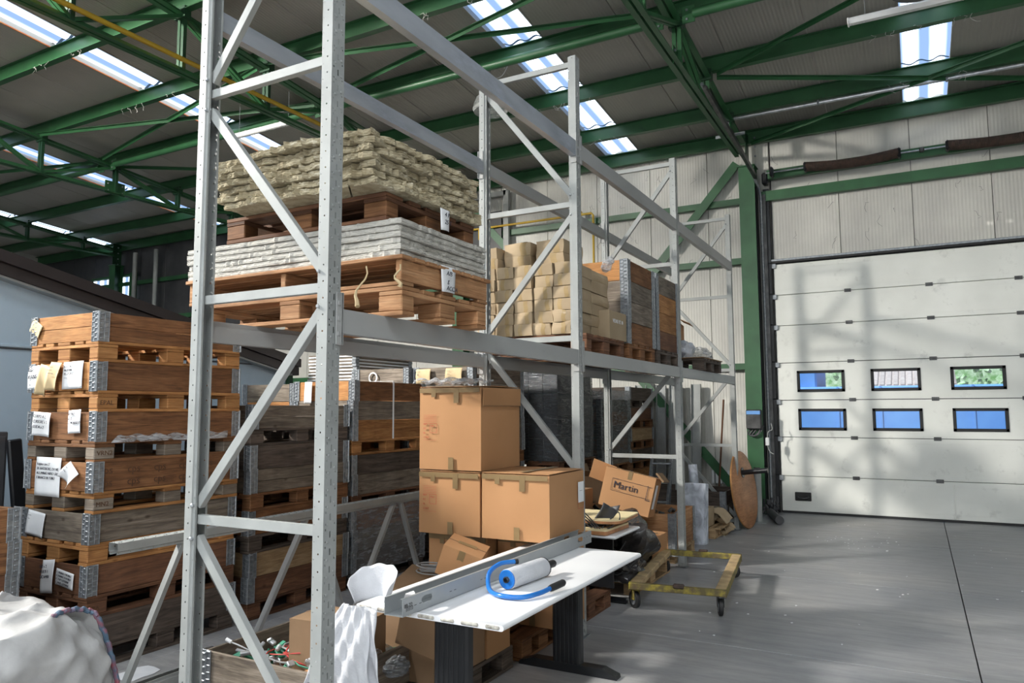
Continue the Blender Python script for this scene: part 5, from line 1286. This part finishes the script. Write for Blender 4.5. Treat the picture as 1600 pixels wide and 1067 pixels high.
tb_ = thing('table_board', 'pale board lying lowest on the second desk under the rounded one', 'board', (-2.62, 6.10, .668), -.03)
ob('board_face', MB().prism(round_board(.66, .52, 0, .03), .030, .046).mesh(), 'board_yellow', tb_); ob('board_edge', MB().prism(round_board(.662, .522, 0, .03), 0, .030).mesh(), 'wood_beech', tb_)
tag(bx('spacer_block', (.4, .3, .035), 'board_yellow', None, (-2.66, 6.2, .733)), 'pale block between the two boards on the second desk', 'board')
mt = thing('monitor_bracket', 'dark grey curved plastic bracket leaning on the pale board', 'bracket', (-2.44, 5.98, .70), rot=(.25, .15, .5))
ob('bracket_plate', MB().grid(lambda u, v: ((u-.5)*.13+.09*v, .03*math.sin(u*PI), .19*v+(.02*abs(u-.5)*4 if v > .9 else 0)), 8, 8).mesh('br', True, False), 'dark_grey', mt).modifiers.new('s', 'SOLIDIFY').thickness = .012
tag(ob('power_adapter', MB().box((0, 0, .016), (.16, .07, .032), .006).mesh(), 'black_metal', None, (-2.40, 5.88, .667), (0, 0, .1)), 'black power adapter at the front edge of the second desk', 'adapter')
for k in range(4):
    pts = bez([(-2.40+.02*k, 5.87, .69), (-2.52-.03*k, 5.86, .76+.05*k), (-2.66+.02*k, 5.88, .80-.04*k), (-2.74, 5.90, .70+.03*k), (-2.62-.03*k, 5.86, .67)])
    tag(ob('cable', MB().tube(pts, .005, 6).mesh('cable', True), 'black_rubber'), 'black cable looping over the second desk, %s' % ('lowest loop', 'second loop', 'third loop', 'highest loop')[k], 'cable')
tag(ob('cable', MB().tube(bez([(-2.38, 5.90, .70), (-2.30, 5.98, .80), (-2.26, 6.02, .84), (-2.24, 5.98, .78), (-2.30, 5.90, .72), (-2.36, 5.88, .69)]), .005, 6).mesh('c', True), 'black_rubber'), 'black cable loop at the right of the dark bracket', 'cable')
blob('plastic_bag', (-2.86, 5.98, .67), (.09, .14, .22), 'poly_clear', 'clear crumpled bag squeezed between big carton and boards', 'bag', 31)
pallet(-2.76, 7.22, 0, 'light orange pallet on the floor under the black plastic', 'wood_pale', 'y', L=1.15, Wd=.80)
blob('black_plastic_sheet', (-2.66, 6.98, .147), (.34, .46, .36), 'black_plastic', 'heap of black and brown plastic film with cables under the second desk', 'plastic', 17, .35, 40)
blob('black_plastic_sheet', (-2.42, 6.66, .147), (.15, .20, .14), 'black_plastic', 'smaller crumple of black plastic hanging over the pallet corner', 'plastic', 18, .4, 26)
for k in range(7):
    a_ = k*.9; pts = bez([(-2.80+.10*k-.25*(k % 2), 6.50+.02*k, .62-.03*k), (-2.62+.03*k, 6.44, .52-.05*k), (-2.44-.02*k, 6.46, .40+.04*math.sin(a_)), (-2.36+.02*math.sin(a_), 6.50, .28), (-2.40, 6.46, .17+.02*k)])
    tag(ob('cable', MB().tube(pts, .006, 6).mesh('cable', True), 'black_rubber'), 'black cable hanging over the dark plastic heap, %s from the left' % ORD[k], 'cable', 'cables over the dark plastic heap')
plain_carton('carton', -2.52, 7.72, .147, (.22, .30, .25), 'small orange-brown carton wedged between black plastic and crate', 'carton')
MC, _z = stack(-3.03, 8.62, [('p', 'wood_pale'), ('c', 'wood_rack', {'short': 'wood_rack'}), ('c', 'wood_rack', {'short': 'wood_rack'})], 'floor crate under tilted carton', 'x', grp='floor crate under tilted carton', Wd=.84)
text('stamp', 'N.5', .10, 'ink', MC[1], (.6012, -.10, .09), (PI/2, 0, PI/2))
for k in range(24):
    pass
pb = MB()
for k in range(40): pb.box((jit(.5), jit(.32), random.uniform(0, .08)), (random.uniform(.03, .12), random.uniform(.02, .08), .03), .004, R3(jit(.8), jit(.8), jit(3)))
o = ob('metal_scrap', pb.mesh(), 'dark_steel', None, (-3.03, 8.62, .44)); tag(o, 'dark metal scrap filling the floor crate', 'scrap'); o['kind'] = 'stuff'
# the tilted carton with the printed word
t = plain_carton('carton', -2.86, 7.86, .60, (.56, .34, .42), 'tilted carton printed with a brand word, resting on the floor crate', 'carton', rot=(-.10, .22, .10))
text('print', 'Martin', .105, 'ink', t, (-.16, -.181, .25), (PI/2, 0, 0))
pr = MB()
for (c, s_) in (((.04, -.181, .315), (.44, .0012, .003)), ((.04, -.181, .185), (.44, .0012, .003)), ((-.18, -.181, .25), (.003, .0012, .13)), ((.215, -.181, .25), (.006, .0012, .15)), ((.235, -.181, .17), (.05, .0012, .006))): pr.box(c, s_)
ob('print_frame', pr.mesh(), 'ink', t); text('print', '-------------', .02, 'ink', t, (-.16, -.181, .20), (PI/2, 0, 0))
bx('label', (.0015, .11, .26), 'paper', t, (.2895, -.08, .22), ch=0); bx('carton_flap', (.02, .34, .12), 'carton_dull', t, (.31, .02, .44), (0, -.9, 0), ch=0)
t = plain_carton('open_carton', -3.40, 8.42, .62, (.40, .40, .30), 'low open carton behind the yellow boards, flap standing up', 'carton_dull', open_=True)
tag(bx('cardboard_flap', (.28, .005, .24), 'carton', None, (-3.16, 7.95, 1.0), (.35, .35, .2)), 'brown cardboard flap standing askew left of the tilted carton', 'cardboard')
plain_carton('carton', -3.45, 7.72, .30, (.36, .36, .52), 'dull carton behind the boards of the second desk', 'carton_dull')
plain_carton('carton', -3.45, 7.72, .0, (.42, .42, .295), 'squat carton at the bottom behind the black plastic', 'carton_dull')
ld = thing('step_ladder', 'small aluminium step frame standing behind the tilted carton', 'ladder', (-3.12, 9.62, -.0), .2)
for sx in (-.13, .13):
    ob('rail', MB().bar((sx, 0, 0), (sx+.10, .25, 1.08), .035, .02).mesh(), 'galv', ld); ob('rail', MB().bar((sx, .5, 0), (sx+.10, .27, 1.06), .03, .018).mesh(), 'galv', ld)
for k in range(4): ob('tread', MB().box((.02+.025*k, .05+.062*k, .22+.25*k), (.25, .08, .02), .004).mesh(), 'galv', ld)

# flat wrapped panels leaning on the rack upright
pk = thing('flat_pack', 'silvery bubble-wrapped flat panels leaning against the far rack upright', 'panels', (-2.60, 9.50, 0), rot=(-.10, 0, -.06))
for k in range(3):
    ph_ = k*1.7
    ob('panel_pack', MB().grid(lambda u, v, k=k: ((u-.5)*.36+.008*math.sin(v*9+k), .045*k-.012*math.sin(u*PI)+.006*math.sin(v*14+u*5+k), .76*v+.0), 14, 26).grid(lambda u, v, k=k: ((u-.5)*.36, .04+.045*k, .76*v), 4, 4).mesh('pack', True, False), 'bubble_silver', pk)
    ob('pack_edge', MB().box((.18, .02+.045*k, .38), (.012, .035, .755), .005).box((0, .02+.045*k, .757), (.36, .035, .01), .004).mesh(), 'bubble_silver', pk)
tag(ob('wrapped_roll', MB().tube([(0, 0, 0), (-.10, .10, .95)], .06, 14).mesh('roll', True), 'bubble_silver', None, (-2.62, 10.02, 0)), 'silvery roll sticking up behind the wrapped panels', 'roll')
stack(-3.02, 11.10, [('p', 'wood_dark'), ('c', 'wood_grey', {'nb': 2}), ('c', 'wood_dark', {'nb': 1})], 'low crate behind wrapped panels', 'x', grp='low crate behind wrapped panels', Wd=.8)
pallet(-2.55, 10.28, 0, 'small light pallet piece under the torn cartons', 'wood_pale', 'y', L=.62, Wd=.30)
plain_carton('carton', -2.60, 10.15, .147, (.22, .30, .24), 'pale beige carton on the pallet piece by the wrapped panels', 'carton_light')
tn = thing('torn_carton', 'torn crumpled pale carton spilling onto the floor by the round table top', 'carton', (-2.44, 10.42, .0), .3)
for k in range(6): ob('carton_piece', MB().grid(lambda u, v, k=k: ((u-.5)*.22+.03*math.sin(v*5+k), (v-.5)*.3, .05+.045*k+.03*math.sin(u*6+k*2)+.04*math.sin(v*4+k)), 6, 6).mesh('p', False, False), 'carton_light', tn, (0, 0, 0), (jit(.5), jit(.6), jit(1)))
# round table top standing on edge with its black leg stub
rt = thing('round_table_top', 'round beech table top with a black leg stub, leaning on the far rack upright', 'table top', (-2.17, 11.12, .0))
tilt = D.objects.new('table_disc', None)
Rr_ = .548
dm = MB(); n = 64
for (r, z_) in ((0, -.014), (Rr_-.010, -.014), (Rr_-.002, -.010), (Rr_, 0), (Rr_-.002, .010), (Rr_-.010, .014), (0, .014)):
    for k in range(n): dm.v.append((r*math.cos(2*PI*k/n), r*math.sin(2*PI*k/n), z_))
for i in range(6):
    for k in range(n):
        a_, b_ = i*n+k, i*n+(k+1) % n; dm.f.append((a_, b_, b_+n, a_+n)); dm.uv += [(dm.v[j][0], dm.v[j][1]) for j in (a_, b_, b_+n, a_+n)]
dsc = ob('table_disc', dm.mesh('disc', True), 'wood_beech', rt, (-.075, 0, Rr_*math.cos(.13)), Vector((.995*math.cos(.13), -.10*math.cos(.13), math.sin(.13))).to_track_quat('Z', 'Y').to_euler())
eg = ob('edge_band', MB().lathe([(Rr_, -.012), (Rr_+.004, -.006), (Rr_+.004, .006), (Rr_, .012)], 64).mesh('e', True), 'wood_orange', dsc)
ob('leg_stub', MB().tube([(0, .02, .014), (0, .02, .38)], .036, 18).mesh('stub', True), 'black_metal', dsc, (0, .22, 0)); ob('leg_plate', MB().tube([(0, .24, .014), (0, .24, .022)], .075, 18).mesh('pl', True), 'black_metal', dsc)
# posts by the gate
ps = thing('guard_post', 'grey steel guard post with a square foot in front of the green column', 'post', (-2.17, 11.75, 0))
ob('post', MB().tube([(0, 0, .01), (0, 0, .80)], .055, 20).mesh('post', True), 'rack_grey', ps); ob('cap', MB().tube([(0, 0, .79), (0, 0, .815)], .05, 20).mesh('cap', True), 'black_metal', ps)
ob('foot_plate', MB().box((0, 0, .006), (.24, .24, .012), .002).mesh(), 'rack_grey', ps); ob('foot_block', MB().box((-.06, -.05, .05), (.10, .08, .09), .008).mesh(), 'galv', ps)
ob('arm', MB().bar((-.1, -.02, .09), (-.32, .05, .12), .025, .015).mesh(), 'galv', ps)
tag(ob('black_pipe', MB().tube([(-2.12, 12.45, .065), (-1.85, 11.62, .065)], .062, 18).tube([(-1.852, 11.63, .065), (-1.848, 11.615, .065)], .05, 18).mesh('pipe', True), 'dark_grey'), 'black pipe stub lying on the floor by the gate corner', 'pipe')
rb = MB()
for k in range(60): rb.box((-2.16+jit(.10), 12.72+jit(.16), random.uniform(.01, .22)), (random.uniform(.03, .12), .03, .03), .006, R3(jit(1.5), jit(1.5), jit(3)))
o = tag(ob('debris', rb.mesh(), 'dark_grey'), 'dark heap of cables and dust in the corner by the gate track', 'debris'); o['kind'] = 'stuff'
# electrics on the column
eb = thing('switch_box', 'grey electrical box with cable glands on the green gate column', 'switch box', (-2.36, 12.66, 1.53))
ob('box_body', MB().box((0, 0, 0), (.24, .12, .32), .015).mesh(), 'dark_steel', eb); ob('box_lid', MB().box((0, -.062, .11), (.22, .012, .06), .004).mesh(), 'blue_box', eb)
for k in range(3): ob('cable', MB().tube(bez([(-.06+.05*k, 0, -.16), (-.10+.03*k, -.02, -.23-.02*k), (-.02+.04*k, -.02, -.27+.01*k), (.10, 0, -.20+.03*k), (.14, .02, -.10)]), .012, 8).mesh('c', True), 'dark_grey', eb)
jb = thing('junction_box', 'small pale junction box hanging on a cable beside the switch box', 'switch box', (-2.16, 12.66, 1.17))
ob('box_body', MB().box((0, 0, 0), (.06, .05, .13), .008).mesh(), 'lamp_white', jb); ob('cable', MB().tube(bez([(0, 0, .06), (.02, 0, .16), (.08, 0, .20), (.06, .02, .30)]), .008, 8).tube(bez([(0, 0, -.06), (.03, 0, -.16), (.09, 0, -.20)]), .008, 8).mesh('c', True), 'rack_grey', jb)
# against the gate wall
for k, (xx, w_, lab) in enumerate(((-4.36, .20, 'first from the left'), (-3.98, .16, 'second from the left'), (-3.72, .22, 'third from the left'), (-3.36, .16, 'rightmost'))):
    t = thing('leaning_panel', 'tall pale metal profile leaning on the gate wall, %s' % lab, 'metal panel', (xx, 12.72, 0), rot=(-.08, 0, 0), group='pale profiles on the gate wall')
    ob('panel_face', MB().box((0, 0, 1.07), (w_, .012, 2.14), .003).mesh(), 'rack_grey', t)
    for s in (-1, 1): ob('panel_edge', MB().box((s*w_/2, -.025, 1.07), (.012, .06, 2.14), .003).mesh(), 'rack_grey', t)
tag(bx('dark_board', (.19, .05, 1.42), 'black_metal', None, (-4.30, 12.42, .70), (-.06, 0, 0)), 'narrow black board leaning in front of the pale profiles', 'board')
tag(ob('broom_handle', MB().tube([(-2.97, 12.55, .0), (-2.90, 12.90, 1.86)], .016, 8).mesh('h', True), 'wood_red'), 'thin wooden broom handle leaning on the gate wall', 'broom')
rd = thing('radiator', 'small white ribbed radiator low on the gate wall', 'radiator', (-2.97, 12.9, .55))
for k in range(5): ob('fin', MB().box((-.14+.065*k, 0, 0), (.045, .09, .22), .01).mesh(), 'lamp_white', rd)

# ------------------------------------------------------------------ the cart
ct = thing('platform_cart', 'worn yellow open cart frame on four castors in the middle of the floor', 'cart', (-1.935, 7.02, 0), .125)
cw_, cl_, cz = .40, .82, .205
for s in (-1, 1):
    ob('end_rail', MB().box((0, s*(cl_-.02), cz), (2*cw_, .045, .055), .004).mesh(), 'cart_yellow', ct)
    sr = ob('side_rail', MB().box((s*(cw_-.045), 0, cz), (.09, 2*cl_-.06, .05), .004).mesh(), 'cart_wood', ct)
    ob('rail_angle', MB().box((s*(cw_+.001), 0, cz-.004), (.006, 2*cl_, .06), .001).mesh(), 'cart_yellow', ct)
    ob('stake_pocket', MB().box((.02, s*(cl_-.005), cz+.03), (.09, .05, .035), .008).mesh(), 'rust_spring', ct)
for i, (sx, sy) in enumerate(((-1, -1), (1, -1), (-1, 1), (1, 1))):
    rot_ = [.75, .25, 1.1, 1.0][i]
    c = D.objects.new('castor', None)
    fk = ob('castor', MB().box((0, 0, .175), (.09, .09, .008), .002).box((-.026, .02, .125), (.005, .05, .10), .001).box((.026, .02, .125), (.005, .05, .10), .001).tube([(0, 0, .155), (0, 0, .178)], .03, 14).mesh('fork'), 'dark_steel' if i != 0 else 'cart_yellow', ct, (sx*(cw_-.05), sy*(cl_-.08), 0), (0, 0, rot_))
    ob('wheel', MB().tube([(-.018, .035, .075), (-.014, .035, .075), (.014, .035, .075), (.018, .035, .075)], [.066, .075, .075, .066], 28).mesh('w', True), 'black_rubber', fk)
    ob('hub', MB().tube([(-.021, .035, .075), (.021, .035, .075)], .045, 20).mesh('h', True), 'galv', fk)

# ------------------------------------------------------------------ lamps under the roof
def tube_lamp(x, y, z, L, label):
    t = thing('tube_lamp', label, 'lamp', (x, y, z), group='fluorescent battens')
    ob('lamp_body', MB().prism([(-.055, -.01), (-.03, -.05), (.03, -.05), (.055, -.01), (.03, .02), (-.03, .02)], -L/2, L/2, 'x').mesh(), 'lamp_white', t)
    ob('diffuser', MB().box((0, 0, -.045), (L-.06, .055, .03), .012).mesh(), 'lamp_plastic', t)
    for s in (-1, 1):
        ob('end_cap', MB().box((s*L/2, 0, -.02), (.02, .11, .08), .01).mesh(), 'lamp_white', t); ob('clip', MB().box((s*L*.3, 0, .02), (.03, .05, .03), .005).mesh(), 'galv', t)
        ob('chain', MB().tube([(s*L*.42, 0, .02), (s*L*.42, 0, RZ(y)-z)], .003, 5).mesh('c'), 'galv', t)
    return t
tube_lamp(.62, 9.05, 6.17, 2.2, 'long fluorescent batten hanging at the top right below the rooflight')
tube_lamp(-8.95, 8.15, 6.20, 1.3, 'fluorescent batten hanging at upper left behind the near rack frame')
def high_bay(x, y, z, label, s=1.0):
    t = thing('high_bay_lamp', label, 'lamp', (x, y, z))
    ob('reflector', MB().lathe([(.10*s, 0), (.22*s, -.10*s), (.27*s, -.26*s), (.25*s, -.30*s)], 28).mesh('r', True, False), 'lamp_plastic', t)
    ob('lens', MB().lathe([(0, -.305*s), (.25*s, -.30*s), (.255*s, -.29*s)], 28).mesh('l', True), 'dark_grey' if s > 1.05 else 'lamp_plastic', t)
    h = ob('housing', MB().lathe([(0, .20*s), (.09*s, .20*s), (.10*s, 0), (0, 0)], 16).mesh('h', True), 'galv', t)
    for k in range(14): ob('cooling_fin', MB().box((.10*s*math.cos(k/14*2*PI), .10*s*math.sin(k/14*2*PI), .10*s), (.03, .006, .18*s), 0, R3(0, 0, k/14*2*PI)).mesh(), 'galv_bright', h)
    ob('hanger', MB().tube([(0, 0, .2*s), (0, 0, RZ(y)-z)], .004, 6).mesh('c'), 'galv', t); ob('cable', MB().tube(bez([(.03, 0, .2*s), (.20, 0, .22), (.32, 0, .40), (.34, 0, RZ(y)-z)]), .006, 6).mesh('c', True), 'lamp_white', t)
    return t
high_bay(-5.36, 9.2, 6.42, 'round high-bay lamp with clear reflector hanging behind the second rack frame')
high_bay(.24, 8.45, 6.38, 'dark round high-bay lamp at the top edge in front of the right rooflight', 1.12)

# dusty cobwebs under the purlins, chips and leaves on the floor
cw = MB(); rnd = random.Random(77)
for (sx0, sx1) in strips[2:5]:
    for y in PUR[1:6]:
        for k in range(7):
            x_ = rnd.uniform(sx0-.4, sx1+.3); z_ = RZ(y)-.23; p = [(x_, y-.05, z_)]
            for j in range(5): p.append((p[-1][0]+rnd.uniform(-.04, .05), p[-1][1]+rnd.uniform(-.01, .01), p[-1][2]-rnd.uniform(-.01, .05)))
            cw.tube(p, .0028, 3, False)
o = tag(ob('cobweb', cw.mesh(), 'web_dust'), 'grey cobweb threads hanging along the purlins under the rooflights', 'cobweb'); o['kind'] = 'stuff'
fc = MB()
for k in range(90):
    x_, y_ = rnd.uniform(-2.2, 1.4), rnd.uniform(5.0, 12.6)
    if k < 26: x_, y_ = rnd.gauss(-.75, .25), rnd.gauss(10.6, .35)
    s_ = rnd.uniform(.006, .022); fc.box((x_, y_, .003), (s_, s_*rnd.uniform(.4, 1), .004), 0, R3(0, 0, rnd.uniform(0, 3)))
o = tag(ob('floor_litter', fc.mesh(), 'paper'), 'small pale chips and crumbs scattered over the concrete floor', 'litter'); o['kind'] = 'stuff'
wc = MB()
for k in range(46):
    x_, z_ = rnd.uniform(-6.0, 1.6), rnd.uniform(4.3, 6.1)
    if k < 10: x_ = rnd.uniform(-5.5, -3); 
    if -2.6 < x_ < -2.0: continue
    p = [(x_, WY-.012, z_)]
    for j in range(4): p.append((p[-1][0]+rnd.uniform(-.06, .06), WY-.012, p[-1][2]-rnd.uniform(-.02, .08)))
    wc.tube(p, .0022, 3, False)
o = tag(ob('cobweb', wc.mesh(), 'dark_grey'), 'dark cobweb strands clinging to the wall panels above the gate', 'cobweb'); o['kind'] = 'stuff'
bpy.context.view_layer.update()
